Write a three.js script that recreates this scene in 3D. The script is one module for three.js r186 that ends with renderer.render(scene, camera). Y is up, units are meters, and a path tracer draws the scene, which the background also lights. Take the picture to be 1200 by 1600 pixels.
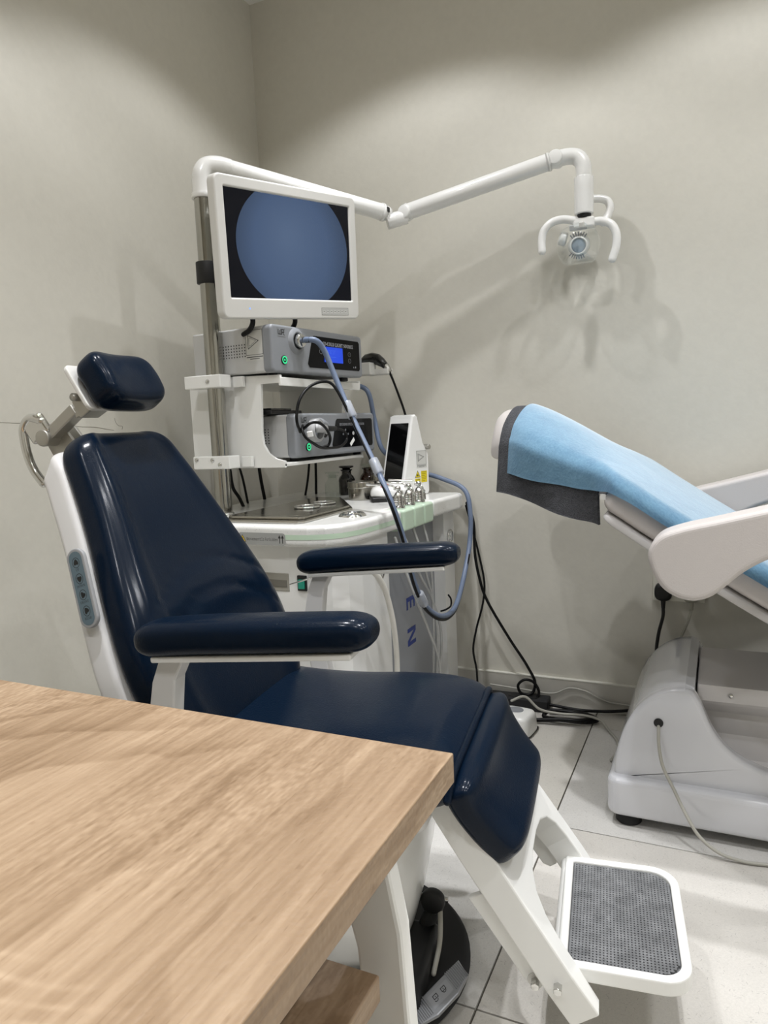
import * as THREE from 'three';
import { RoundedBoxGeometry } from 'three/addons/geometries/RoundedBoxGeometry.js';
import { mergeGeometries } from 'three/addons/utils/BufferGeometryUtils.js';

// ---------------------------------------------------------------- camera, renderer, light
const scene = new THREE.Scene();
scene.background = new THREE.Color(0x000000);
const camera = new THREE.PerspectiveCamera(70.9, 1200 / 1600, 0.02, 30);
camera.position.set(0, 0.9746, 0);
camera.up.set(-0.012, 0.992, -0.125);
camera.lookAt(-0.4223, 0.9746 - 0.1182, -0.8987);
scene.add(camera);
const renderer = new THREE.WebGLRenderer({ antialias: true });
renderer.toneMapping = THREE.LinearToneMapping;
renderer.toneMappingExposure = 2.35;
renderer.shadowMap.enabled = true;
const SCREEN = 0.34;                          // brightness of the lit displays
const SPILL = 0.92, BEAM = 2.2;                // candela of each ceiling downlight
const CEIL = 2.52, XL = -1.575, XR = 1.75, ZB = -2.383, ZF = 1.35;
const DOWNLIGHTS = [
  [-0.857, -1.735, 'recessed round ceiling downlight above the screen and steel pole'],
  [0.073, -1.735, 'recessed round ceiling downlight above the draped white treatment bed'],
  [1.003, -1.735, 'recessed round ceiling downlight beyond the foot of the treatment bed'],
  [-0.857, -0.805, 'recessed round ceiling downlight above the navy chair back'],
  [0.073, -0.805, 'recessed round ceiling downlight above the grey footplate'],
  [1.003, -0.805, 'recessed round ceiling downlight beside the right wall'],
  [-0.857, 0.125, 'recessed round ceiling downlight above the near end of the desk'],
  [0.073, 0.125, 'recessed round ceiling downlight above the space beside the desk'],
  [1.003, 0.125, 'recessed round ceiling downlight in the far right corner of the ceiling'],
];

// ---------------------------------------------------------------- helpers
const V = (x, y, z) => new THREE.Vector3(x, y, z);
let seed = 7;
const rnd = () => { seed = (seed * 16807) % 2147483647; return seed / 2147483647; };
const taken = {};
function numbered(n) { if (!(n in taken)) { taken[n] = 0; return n; } taken[n]++; return n + '_' + String(taken[n]).padStart(3, '0'); }
function shade(o) { o.castShadow = true; o.receiveShadow = true; return o; }
function thing(name, label, category, pos = [0, 0, 0], turn = 0, group) {
  const o = new THREE.Group(); o.name = numbered(name); o.position.set(...pos); o.rotation.y = turn;
  o.userData = { label, category }; if (group) o.userData.group = group; scene.add(o); return o;
}
function part(name, geo, mat, parent, pos, rot) {
  const m = shade(new THREE.Mesh(geo, mat)); m.name = name;
  if (pos) m.position.set(...pos); if (rot) m.rotation.set(...rot);
  parent.add(m); return m;
}
function single(name, label, category, geo, mat, pos, rot, group) {
  const m = part(numbered(name), geo, mat, scene, pos, rot); m.userData = { label, category }; if (group) m.userData.group = group; return m;
}
function struct(name, geo, mat, pos) { const m = part(name, geo, mat, scene, pos); m.userData.kind = 'structure'; return m; }
const rbox = (w, h, d, r = 0.003, s = 2) => new RoundedBoxGeometry(w, h, d, s, Math.min(r, w / 2.01, h / 2.01, d / 2.01));
const box = (w, h, d) => new THREE.BoxGeometry(w, h, d);
const at = (g, x, y, z, rx = 0, ry = 0, rz = 0) => { g.applyMatrix4(new THREE.Matrix4().compose(V(x, y, z), new THREE.Quaternion().setFromEuler(new THREE.Euler(rx, ry, rz)), V(1, 1, 1))); return g; };
function merge(list) { return mergeGeometries(list.map(g => { const q = g.index ? g.toNonIndexed() : g; for (const k of Object.keys(q.attributes)) if (!['position', 'normal', 'uv'].includes(k)) q.deleteAttribute(k); return q; })); }
function lathe(pts, seg = 40) { return new THREE.LatheGeometry(pts.map(p => new THREE.Vector2(Math.max(p[0], 1e-5), p[1])), seg); }
function disc(r, h, b = 0.001, seg = 40) { return lathe([[0, 0], [r - b, 0], [r, b], [r, h - b], [r - b, h], [0, h]], seg); }   // base at y = 0
function curve(pts) { return new THREE.CatmullRomCurve3(pts.map(p => V(...p)), false, 'centripetal'); }
function tube(pts, r, seg = 48, rad = 12) {
  const c = curve(pts), g = new THREE.TubeGeometry(c, seg, r, rad, false);
  const a = c.getPoint(0), b = c.getPoint(1);
  return merge([g, at(new THREE.SphereGeometry(r, rad, 6), a.x, a.y, a.z), at(new THREE.SphereGeometry(r, rad, 6), b.x, b.y, b.z)]);
}
function bar(a, b, r, r2 = r, seg = 24) {          // a straight rod from a to b
  const A = V(...a), B = V(...b), d = B.clone().sub(A), g = lathe([[0, 0], [r, 0], [r2, d.length()], [0, d.length()]], seg);
  g.applyQuaternion(new THREE.Quaternion().setFromUnitVectors(V(0, 1, 0), d.clone().normalize())); g.translate(A.x, A.y, A.z); return g;
}
function shapeOf(pts, smooth = false, holes = []) {
  const mk = (p, T) => { const s = new T(); if (smooth) { const c = new THREE.CatmullRomCurve3(p.map(q => V(q[0], q[1], 0)), true, 'centripetal').getPoints(p.length * 6); s.setFromPoints(c.slice(0, -1).map(q => new THREE.Vector2(q.x, q.y))); } else s.setFromPoints(p.map(q => new THREE.Vector2(q[0], q[1]))); return s; };
  const s = mk(pts, THREE.Shape); for (const h of holes) s.holes.push(mk(h, THREE.Path)); return s;
}
function extrude(pts, depth, bevel = 0.002, smooth = false, holes = [], seg = 2) {   // outline in x,y ; from z = 0 to z = depth
  const g = new THREE.ExtrudeGeometry(shapeOf(pts, smooth, holes), { depth: Math.max(depth - 2 * bevel, 1e-4), bevelEnabled: bevel > 0, bevelSize: bevel, bevelThickness: bevel, bevelOffset: -bevel, bevelSegments: seg, curveSegments: 12 });
  g.translate(0, 0, bevel); return g;
}
function slab(pts, y0, y1, bevel, smooth, holes = [], seg = 3) {        // outline in x,z ; from y0 up to y1
  const f = p => p.map(q => [q[0], -q[1]]);
  const g = extrude(f(pts), y1 - y0, bevel, smooth, holes.map(f), seg); g.rotateX(-Math.PI / 2); g.translate(0, y0, 0); return g;
}
function rrect(w, h, r, n = 6, cx = 0, cy = 0) {
  const o = []; const R = Array.isArray(r) ? r : [r, r, r, r];          // from lower left, counter-clockwise
  [[-1, -1, Math.PI], [1, -1, 1.5 * Math.PI], [1, 1, 0], [-1, 1, 0.5 * Math.PI]].forEach(([sx, sy, a0], k) => {
    for (let i = 0; i <= n; i++) { const a = a0 + (i / n) * Math.PI / 2; o.push([cx + sx * (w / 2 - R[k]) + R[k] * Math.cos(a), cy + sy * (h / 2 - R[k]) + R[k] * Math.sin(a)]); }
  }); return o;
}
function loft(rings, capA = true, capB = true) {      // closed rings of Vector3, uv in metres
  const n = rings[0].length, pos = [], uv = [], idx = [];
  let v = 0;
  rings.forEach((r, i) => {
    if (i) { let d = 0; for (let k = 0; k < n; k++) d += r[k].distanceTo(rings[i - 1][k]); v += d / n; }
    let u = 0; for (let k = 0; k <= n; k++) { const p = r[k % n]; if (k) u += p.distanceTo(r[k - 1]); pos.push(p.x, p.y, p.z); uv.push(u, v); }
  });
  for (let i = 0; i < rings.length - 1; i++) for (let k = 0; k < n; k++) { const a = i * (n + 1) + k, b = a + n + 1; idx.push(a, a + 1, b, b, a + 1, b + 1); }
  const cap = (r, base, flip) => { const c = r.reduce((s, p) => s.add(p), V(0, 0, 0)).multiplyScalar(1 / n), ci = pos.length / 3; pos.push(c.x, c.y, c.z); uv.push(0, 0); for (let k = 0; k < n; k++) flip ? idx.push(ci, base + k, base + k + 1) : idx.push(ci, base + k + 1, base + k); };
  if (capA) cap(rings[0], 0, false); if (capB) cap(rings[rings.length - 1], (rings.length - 1) * (n + 1), true);
  const g = new THREE.BufferGeometry(); g.setAttribute('position', new THREE.Float32BufferAttribute(pos, 3)); g.setAttribute('uv', new THREE.Float32BufferAttribute(uv, 2)); g.setIndex(idx); g.computeVertexNormals();
  // close the shading seam of the first and last column
  const N = g.attributes.normal; for (let i = 0; i < rings.length; i++) { const a = i * (n + 1), b = a + n; const x = V(N.getX(a) + N.getX(b), N.getY(a) + N.getY(b), N.getZ(a) + N.getZ(b)).normalize(); N.setXYZ(a, x.x, x.y, x.z); N.setXYZ(b, x.x, x.y, x.z); }
  return g;
}
const lerp = (a, b, t) => a + (b - a) * t;
const spow = (x, e) => Math.sign(x) * Math.pow(Math.abs(x), e);
function table(keys) {                                // Catmull-Rom through [t, value]
  return t => { let i = 0; while (i < keys.length - 2 && t > keys[i + 1][0]) i++; const k = j => keys[Math.max(0, Math.min(keys.length - 1, j))]; const [t0, a] = k(i), [t1, b] = k(i + 1); const s = Math.min(1, Math.max(0, (t - t0) / (t1 - t0))), d = t1 - t0; const m0 = (b - k(i - 1)[1]) / Math.max(1e-6, t1 - k(i - 1)[0]) * d, m1 = (k(i + 2)[1] - a) / Math.max(1e-6, k(i + 2)[0] - t0) * d; const s2 = s * s, s3 = s2 * s; return (2 * s3 - 3 * s2 + 1) * a + (s3 - 2 * s2 + s) * m0 + (-2 * s3 + 3 * s2) * b + (s3 - s2) * m1; };
}
// an upholstered pad: path of centres (in the x,y plane), half width along z, half thickness, rounded ends
function pad(path, { hw, ht, e = 4, n = 60, m = 40, end = 0.12, front = null, zc = () => 0, p = 2.6, endHt = 0.35 }) {
  const c = new THREE.CatmullRomCurve3(path.map(q => V(q[0], q[1], 0)), false, 'centripetal'), rings = [];
  for (let i = 0; i <= m; i++) {
    const s = i / m, t = 0.5 - 0.5 * Math.cos(Math.PI * s);
    const P = c.getPointAt(t), T = c.getTangentAt(t), N = V(T.y, -T.x, 0);
    const q = Math.min(t, 1 - t) / end; const k = q >= 1 ? 1 : Math.pow(Math.max(0, 1 - Math.pow(1 - q, p)), 1 / p);
    const W = hw(t) * lerp(0.55, 1, k), H = ht(t) * lerp(endHt * 0.02, 1, Math.pow(k, 0.9));
    const ring = [];
    for (let j = 0; j < n; j++) {
      const a = (j / n) * 2 * Math.PI, w = spow(Math.cos(a), 2 / e), h = spow(Math.sin(a), 2 / e);
      const f = front && h > 0 ? front(w, t) * h * k : 0;
      ring.push(V(P.x + N.x * (h * H + f), P.y + N.y * (h * H + f), zc(t) + w * W));
    }
    rings.push(ring);
  }
  return loft(rings);
}
function triUV(g, sx = 1) {                           // uv in metres from the dominant axis of each face
  const q = g.index ? g.toNonIndexed() : g, P = q.attributes.position, uv = [];
  for (let i = 0; i < P.count; i += 3) {
    const a = V().fromBufferAttribute(P, i), b = V().fromBufferAttribute(P, i + 1), c = V().fromBufferAttribute(P, i + 2);
    const n = b.clone().sub(a).cross(c.clone().sub(a)); const ax = Math.abs(n.x), ay = Math.abs(n.y), az = Math.abs(n.z);
    for (const p of [a, b, c]) ay >= ax && ay >= az ? uv.push(p.x * sx, p.z * sx) : ax >= az ? uv.push(p.y * sx, p.z * sx) : uv.push(p.x * sx, p.y * sx);
  }
  q.setAttribute('uv', new THREE.Float32BufferAttribute(uv, 2)); return q;
}
function unitUV(g) { g.computeBoundingBox(); const b = g.boundingBox, P = g.attributes.position, uv = []; for (let i = 0; i < P.count; i++) uv.push((P.getX(i) - b.min.x) / (b.max.x - b.min.x), (P.getY(i) - b.min.y) / (b.max.y - b.min.y)); g.setAttribute('uv', new THREE.Float32BufferAttribute(uv, 2)); return g; }
function frameOf(x, y, z, o) { return new THREE.Matrix4().makeBasis(V(...x), V(...y), V(...z)).setPosition(...o); }

// ---------------------------------------------------------------- textures
const LAT = 256, lat = new Float32Array(LAT * LAT); for (let i = 0; i < lat.length; i++) lat[i] = rnd();
function vnoise(x, y, px, py) {                      // tileable value noise, period px, py (integers)
  const xi = Math.floor(x), yi = Math.floor(y), fx = x - xi, fy = y - yi, u = fx * fx * (3 - 2 * fx), v = fy * fy * (3 - 2 * fy);
  const m = (a, p) => ((a % p) + p) % p, h = (a, b) => lat[(m(a, px) + m(b, py) * 61 + (px * 7)) & 65535];
  return lerp(lerp(h(xi, yi), h(xi + 1, yi), u), lerp(h(xi, yi + 1), h(xi + 1, yi + 1), u), v);
}
function fbm(x, y, px, py, oct = 4) { let s = 0, a = 0.5, t = 0; for (let i = 0; i < oct; i++) { s += a * vnoise(x, y, px, py); t += a; x *= 2; y *= 2; px *= 2; py *= 2; a *= 0.5; } return s / t; }
function dataTex(w, h, fn, srgb, rx = 1, ry = rx) {
  const d = new Uint8Array(w * h * 4);
  for (let j = 0; j < h; j++) for (let i = 0; i < w; i++) { const c = fn(i / w, j / h, i, j), o = (j * w + i) * 4; if (typeof c === 'number') { d[o] = d[o + 1] = d[o + 2] = Math.max(0, Math.min(255, c * 255)); } else for (let k = 0; k < 3; k++) d[o + k] = Math.max(0, Math.min(255, c[k])); d[o + 3] = 255; }
  const t = new THREE.DataTexture(d, w, h, THREE.RGBAFormat); t.wrapS = t.wrapT = THREE.RepeatWrapping; t.magFilter = THREE.LinearFilter; t.minFilter = THREE.LinearMipmapLinearFilter; t.generateMipmaps = true;
  if (srgb) t.colorSpace = THREE.SRGBColorSpace; t.repeat.set(rx, ry); t.needsUpdate = true; return t;
}
function canvasTex(w, h, draw) { const c = document.createElement('canvas'); c.width = w; c.height = h; const g = c.getContext('2d'); draw(g, w, h); const t = new THREE.CanvasTexture(c); t.colorSpace = THREE.SRGBColorSpace; t.anisotropy = 8; return t; }
const texLeather = dataTex(512, 512, (u, v) => { const a = fbm(u * 40, v * 40, 40, 40, 3); const b = vnoise(u * 110, v * 110, 110, 110); return 0.55 * Math.abs(a - 0.5) * 2 + 0.35 * b + 0.1 * fbm(u * 6, v * 6, 6, 6, 2); }, false, 1 / 0.12);
const texWall = dataTex(512, 512, (u, v) => 0.6 * fbm(u * 60, v * 60, 60, 60, 3) + 0.4 * fbm(u * 7, v * 7, 7, 7, 3), false, 1 / 0.6);
const texWallColor = dataTex(512, 512, (u, v) => { const n = fbm(u * 5, v * 5, 5, 5, 5) - 0.5, m = fbm(u * 90, v * 90, 90, 90, 2) - 0.5; const k = 7 * n + 4 * m; return [207 + k, 204 + k, 193 + k * 0.95]; }, true, 1 / 1.4);
const flecks = []; for (let i = 0; i < 900; i++) flecks.push([rnd(), rnd(), rnd() * Math.PI, 0.002 + 0.006 * rnd(), 0.25 + 0.75 * rnd()]);
const fleckMap = new Float32Array(1024 * 1024);
for (const [x, y, a, l, s] of flecks) for (let t = -1; t <= 1; t += 0.04) for (let o = 0; o < 2; o++) { const X = ((Math.round((x + Math.cos(a) * l * t) * 1024) + o) % 1024 + 1024) % 1024, Y = ((Math.round((y + Math.sin(a) * l * t) * 1024)) % 1024 + 1024) % 1024; fleckMap[Y * 1024 + X] = Math.max(fleckMap[Y * 1024 + X], s * (o ? 0.5 : 1)); }
const texTile = dataTex(1024, 1024, (u, v, i, j) => { const n = fbm(u * 4, v * 4, 4, 4, 5) - 0.5, g = vnoise(u * 240, v * 240, 240, 240) - 0.5, f = fleckMap[j * 1024 + i]; const k = 16 * n + 9 * g - 46 * f; return [206 + k, 204 + k, 199 + k * 0.97]; }, true, 1 / 0.42);
const texSkirting = dataTex(512, 512, (u, v) => { const n = fbm(u * 5, v * 5, 5, 5, 5) - 0.5; return [188 + 18 * n, 185 + 18 * n, 176 + 16 * n]; }, true, 1 / 0.5);
const texWood = dataTex(2048, 2048, (u, v) => {
  // oak print, grain along v
  const w1 = fbm(u * 4, v * 3, 4, 3, 4), w2 = fbm(u * 3 + 3.3, v * 2 + 1.7, 3, 2, 3);
  const ph = u * 11 + w1 * 3.4 + w2 * 4.0, ring = ph - Math.floor(ph), late = Math.pow(ring, 3) * (1 - Math.pow(ring, 24));
  const strand = fbm(u * 60 + w1 * 5, v * 2, 60, 2, 3), fine = fbm(u * 260, v * 11, 260, 11, 2), fleck = vnoise(u * 420, v * 150, 420, 150), pore = vnoise(u * 520, v * 70, 520, 70);
  const broad = fbm(u * 6, v * 2, 6, 2, 3), area = fbm(u * 5 + 2.2, v * 4, 5, 4, 2);
  let k = 0.05 - 0.42 * late * (0.3 + 1.1 * w2) + 0.55 * (strand - 0.5) + 0.4 * (fine - 0.5) + 0.55 * (broad - 0.5) + 0.42 * (fleck - 0.5) * Math.min(1, Math.max(0.15, (area - 0.35) * 3.5));
  k -= pore > 0.84 ? 0.22 * (pore - 0.84) / 0.16 : 0;
  const saw = fbm(u * 4 + 0.5, v * 5, 4, 5, 2); if (saw > 0.64) k += Math.pow(0.5 + 0.5 * Math.sin((v * 64 + u * 22 + fbm(u * 12, v * 12, 12, 12, 2) * 2.4) * 6.283), 3) * Math.min(1, (saw - 0.64) * 8) * 0.42 * Math.pow(vnoise(u * 55, v * 9, 55, 9), 2);
  k = Math.max(-0.8, Math.min(0.75, k));
  k *= 1.25; return [152 + 50 * k, 128 + 51 * k, 101 + 51 * k];
}, true, 1 / 0.75);
const texWoodBump = dataTex(512, 512, (u, v) => 0.5 * fbm(u * 160, v * 14, 160, 14, 3) + 0.5 * vnoise(u * 90, v * 120, 90, 120), false, 1 / 0.25);
const texQuartz = dataTex(512, 512, (u, v) => { const s = vnoise(u * 170, v * 170, 170, 170), q = vnoise(u * 77 + 9, v * 77, 77, 77), n = fbm(u * 6, v * 6, 6, 6, 3) - 0.5; const d = (s > 0.93 ? 44 : 0) + (q > 0.95 ? 30 : 0); return [229 + 8 * n - d, 229 + 8 * n - d, 225 + 8 * n - d]; }, true, 1 / 0.22);
const texTerry = dataTex(512, 512, (u, v) => 0.5 * vnoise(u * 128, v * 128, 128, 128) + 0.3 * vnoise(u * 200, v * 200, 200, 200) + 0.2 * fbm(u * 10, v * 10, 10, 10, 3), false, 1 / 0.16);
const texTerryColor = dataTex(512, 512, (u, v) => { const n = vnoise(u * 128, v * 128, 128, 128), m = fbm(u * 12, v * 12, 12, 12, 3); const k = 26 * (n - 0.5) + 20 * (m - 0.5); return [70 + k, 71 + k, 75 + k]; }, true, 1 / 0.16);
const texFibre = dataTex(512, 512, (u, v) => 0.5 * fbm(u * 50, v * 50, 50, 50, 3) + 0.5 * fbm(u * 9, v * 9, 9, 9, 4), false, 1 / 0.2);
const texFibreColor = dataTex(512, 512, (u, v) => { const n = fbm(u * 70, v * 70, 70, 70, 3) - 0.5, m = fbm(u * 9, v * 9, 9, 9, 4) - 0.5; const k = 26 * n + 16 * m; return [133 + k, 181 + k, 208 + k * 0.7]; }, true, 1 / 0.2);
const texBrushed = dataTex(256, 256, (u, v) => 0.35 + 0.3 * fbm(u * 6, v * 128, 6, 128, 2), false, 1 / 0.2);
const texRubber = dataTex(256, 256, (u, v) => { const n = fbm(u * 8, v * 8, 8, 8, 4) - 0.5, g = vnoise(u * 100, v * 100, 100, 100) - 0.5; const k = 46 * n + 18 * g; return [104 + k, 105 + k, 106 + k]; }, true, 1 / 0.14);

// ---------------------------------------------------------------- materials
const S = (o) => new THREE.MeshStandardMaterial(o), PH = (o) => new THREE.MeshPhysicalMaterial(o);
const M = {
  wall: S({ map: texWallColor, bumpMap: texWall, bumpScale: 0.0004, roughness: 0.62 }),
  ceiling: S({ color: 0xe9e8e2, roughness: 0.85 }),
  tile: [0xffffff, 0xf6f4f1, 0xfbf9f4].map(c => S({ map: texTile, color: c, roughness: 0.26 })),
  grout: S({ color: 0x5d5950, roughness: 0.95 }),
  skirting: S({ map: texSkirting, roughness: 0.4 }),
  skirtTop: S({ color: 0xdad8cd, roughness: 0.5 }),
  wood: S({ map: texWood, bumpMap: texWoodBump, bumpScale: 0.00035, roughness: 0.5 }),
  white: S({ color: 0xd2d1cc, roughness: 0.38 }),
  whiteGloss: PH({ color: 0xe9e9e6, roughness: 0.28, clearcoat: 0.8, clearcoatRoughness: 0.06 }),
  shell: S({ color: 0xd2d1cf, roughness: 0.42 }),
  whitePaint: PH({ color: 0xebebe7, roughness: 0.35, clearcoat: 0.4, clearcoatRoughness: 0.15 }),
  bedPlastic: PH({ color: 0xcecfd3, roughness: 0.24, clearcoat: 0.9, clearcoatRoughness: 0.05 }),
  bedVinyl: S({ color: 0xc4beba, roughness: 0.42, bumpMap: texLeather, bumpScale: 0.00018 }),
  bedTrim: S({ color: 0xc9c6c4, roughness: 0.5 }),
  seam: S({ color: 0x8d8784, roughness: 0.8 }),
  navy: PH({ color: 0x061424, roughness: 0.32, specularIntensity: 0.08, bumpMap: texLeather, bumpScale: 0.0004, clearcoat: 0.28, clearcoatRoughness: 0.17 }),
  greyBox: S({ color: 0xc4c4c2, roughness: 0.45 }),
  greyFront: S({ color: 0x85888c, roughness: 0.42 }),
  greyPanel: S({ color: 0x8e9196, roughness: 0.3 }),
  greyPost: S({ color: 0xb9babb, roughness: 0.45 }),
  steel: S({ color: 0xa9a8a2, metalness: 1, roughness: 0.14 }),
  brushed: S({ color: 0xaaa79f, metalness: 1, roughness: 0.34, roughnessMap: texBrushed }),
  chrome: S({ color: 0xd6d6d4, metalness: 1, roughness: 0.1 }),
  castMetal: S({ color: 0xb3b1aa, metalness: 0.85, roughness: 0.42 }),
  black: S({ color: 0x0c0c0d, roughness: 0.5 }),
  blackGloss: PH({ color: 0x050506, roughness: 0.16, clearcoat: 0.5 }),
  rubber: S({ color: 0x1d1d1e, roughness: 0.8 }),
  mat: S({ map: texRubber, roughness: 0.8 }),
  cable: PH({ color: 0x050506, roughness: 0.45, specularIntensity: 0.5 }),
  blueCable: S({ color: 0x6a7890, roughness: 0.4 }),
  greyCable: S({ color: 0xa9a79e, roughness: 0.5 }),
  hose: S({ color: 0xdcdad2, roughness: 0.4 }),
  clearHose: S({ color: 0xb9bab8, roughness: 0.3 }),
  tape: PH({ color: 0xc9ced6, roughness: 0.25, transparent: true, opacity: 0.5 }),
  quartz: S({ map: texQuartz, roughness: 0.16 }),
  mint: S({ color: 0xc3d8c1, roughness: 0.3 }),
  terry: S({ map: texTerryColor, bumpMap: texTerry, bumpScale: 0.004, roughness: 1 }),
  sheet: PH({ map: texFibreColor, bumpMap: texFibre, bumpScale: 0.0008, roughness: 0.95, transmission: 0.6, thickness: 0, side: THREE.DoubleSide }),
  glass: PH({ color: 0xfdfefe, roughness: 0.04, transmission: 1, thickness: 0, ior: 1.5 }),
  bottleGlass: PH({ color: 0xf2f5f2, roughness: 0.05, transmission: 1, thickness: 0, ior: 1.5 }),
  amber: PH({ color: 0x2a1408, roughness: 0.12, clearcoat: 0.6 }),
  darkGlass: PH({ color: 0x0b0807, roughness: 0.15, clearcoat: 0.6 }),
  lens: PH({ color: 0x9fb0bf, roughness: 0.08, clearcoat: 1 }),
  red: S({ color: 0xb51f24, roughness: 0.35 }),
  yellow: S({ color: 0xd9c31a, roughness: 0.4 }),
  greenSwitch: S({ color: 0x1f7f6c, roughness: 0.3, emissive: 0x0a5a48, emissiveIntensity: 0.15 }),
  greenGlow: S({ color: 0x0a2a1c, roughness: 0.4, emissive: 0x3dffa8, emissiveIntensity: 0.4 }),
  slotGrey: S({ color: 0x9d9a90, roughness: 0.5 }),
  slotDark: S({ color: 0x6d6a61, roughness: 0.6 }),
  panelGrey: S({ color: 0x98999a, roughness: 0.4 }),
  pedalGrey: S({ color: 0x8a8c8f, roughness: 0.35, metalness: 0.3 }),
  glow: S({ color: 0xffffff, emissive: 0xfff6e8, emissiveIntensity: 5 }),
  socket: S({ color: 0xdedccf, roughness: 0.4 }),
  crack: S({ color: 0x6f6a5c, roughness: 0.9 }),
};

// ---------------------------------------------------------------- the room
{
  const xs = (XL + XR) / 2, zs = (ZB + ZF) / 2, w = XR - XL, d = ZF - ZB, T = 0.1;
  const wall = (name, gw, gh, gd, x, y, z) => { const g = triUV(at(box(gw, gh, gd), x, y, z)); return struct(name, g, M.wall); };
  wall('wall_back', w + 2 * T, CEIL + 2 * T, T, xs, CEIL / 2, ZB - T / 2);
  const left = wall('wall_left', T, CEIL + 2 * T, d, XL - T / 2, CEIL / 2, zs);
  wall('wall_right', T, CEIL + 2 * T, d, XR + T / 2, CEIL / 2, zs);
  wall('wall_front', w + 2 * T, CEIL + 2 * T, T, xs, CEIL / 2, ZF + T / 2);
  struct('ceiling', at(box(w + 2 * T, T, d + 2 * T), xs, CEIL + T / 2, zs), M.ceiling);
  // hairline crack in the plaster of the left wall
  const cr = (pts, r) => part('crack', tube(pts.map(([y, z]) => [XL + 0.0002, y, z]), r, 40, 5), M.crack, left);
  cr([[1.023, -1.19], [1.02, -1.25], [1.018, -1.30], [1.0155, -1.34], [1.014, -1.38], [1.008, -1.44], [1.006, -1.487], [0.999, -1.53], [0.996, -1.556]], 0.0005);
  cr([[1.03, -1.562], [1.018, -1.566], [1.009, -1.575], [1.006, -1.59], [0.998, -1.588]], 0.0005);
  cr([[1.035, -1.05], [1.028, -1.12], [1.023, -1.19]], 0.0004);
  // floor of square porcelain tiles with recessed joints
  const floor = struct('floor', at(box(w, 0.09, d), xs, -0.05, zs), M.grout);
  const gx = [], gz = []; for (let k = -4; k <= 6; k++) { gx.push(-0.359 + 0.6 * k); gz.push(-1.643 + 0.6 * k); }
  const cut = (arr, lo, hi) => { const o = [lo, ...arr.filter(a => a > lo + 0.02 && a < hi - 0.02), hi]; return o.slice(0, -1).map((a, i) => [a, o[i + 1]]); };
  let n = 0;
  for (const [x0, x1] of cut(gx, XL, XR)) for (const [z0, z1] of cut(gz, ZB, ZF)) {
    const g = rbox(x1 - x0 - 0.0035, 0.012, z1 - z0 - 0.0035, 0.0008, 1); at(g, (x0 + x1) / 2, -0.006, (z0 + z1) / 2);
    const t = triUV(g); const off = rnd(); const uv = t.attributes.uv; for (let i = 0; i < uv.count; i++) uv.setXY(i, uv.getX(i) + off, uv.getY(i) + off * 0.37);
    part('tile', t, M.tile[n++ % 3], floor);
  }
  // tiled skirting with a pale capping line
  const base = (name, gw, gd, x, z) => { const b = struct(name, triUV(at(rbox(gw, 0.097, gd, 0.002), x, 0.0485, z)), M.skirting); part('capping', at(rbox(gw, 0.006, gd + 0.002, 0.002), x, 0.0995, z), M.skirtTop, b); };
  base('baseboard_back', w, 0.012, xs, ZB + 0.006); base('baseboard_left', 0.012, d, XL + 0.006, zs);
  base('baseboard_right', 0.012, d, XR - 0.006, zs); base('baseboard_front', w, 0.012, xs, ZF - 0.006);
}
for (const [x, z, label] of DOWNLIGHTS) {
  const t = thing('downlight', label, 'ceiling light', [x, CEIL, z], 0, 'recessed ceiling downlights');
  part('trim_ring', lathe([[0.048, -0.004], [0.066, -0.004], [0.07, 0], [0.048, 0], [0.048, -0.004]], 40), M.white, t);
  part('diffuser', at(disc(0.047, 0.002, 0.0005), 0, -0.003, 0), M.glow, t);
for (const [cd, ang, pen] of [[SPILL, 1.09, 0.18], [BEAM, 0.47, 0.75]]) {     // wide spill with a sharp cut-off, and the brighter central beam
    const l = new THREE.SpotLight(0xfafbff, cd, 0, ang, pen, 2); l.position.set(0, -0.012, 0); l.target.position.set(0, -1, 0); l.castShadow = true; l.shadow.radius = 1.3; l.shadow.mapSize.set(1024, 1024);
    l.name = 'lamp_light'; t.add(l); t.add(l.target);
  }
}

// ---------------------------------------------------------------- wooden desk in the foreground
{
  const X0 = -1.36, X1 = -0.167, Z0 = -0.4535, Z1 = 0.62, Y = 0.745, T = 0.022;
  const t = thing('desk', 'light oak desk with white metal legs in the foreground', 'desk');
  part('tabletop', triUV(at(rbox(X1 - X0, T, Z1 - Z0, 0.0012, 2), (X0 + X1) / 2, Y - T / 2, (Z0 + Z1) / 2)), M.wood, t);
  const leg = [[-0.017, 0], [0.017, 0], [0.016, 0.2], [0.012, 0.5], [0.006, 0.62], [-0.008, 0.70], [-0.03, Y - T], [-0.09, Y - T], [-0.05, 0.68], [-0.03, 0.60], [-0.019, 0.45]];
  for (const [x, z, s] of [[-0.205, -0.43, 1], [-0.205, 0.59, 1], [X0 + 0.05, -0.43, -1], [X0 + 0.05, 0.59, -1]])
    part('leg', at(extrude(s > 0 ? leg : leg.map(([a, b]) => [-a, b]).reverse(), 0.018, 0.003), x, 0, z - 0.009), M.whitePaint, t);
  const sh = part('shelf', triUV(at(rbox(0.42, 0.02, 0.44, 0.0015), -0.418, 0.59, -0.184)), M.wood, t);
  part('side_panel', triUV(at(rbox(0.018, 0.26, 0.42, 0.001), -0.224, 0.448, -0.18)), M.wood, sh);
  part('side_panel', triUV(at(rbox(0.018, 0.26, 0.42, 0.001), -0.612, 0.448, -0.18)), M.wood, sh);
  part('bracket', at(rbox(0.03, 0.12, 0.4, 0.002), -0.5, 0.66, -0.2), M.whitePaint, sh);
}

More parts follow.
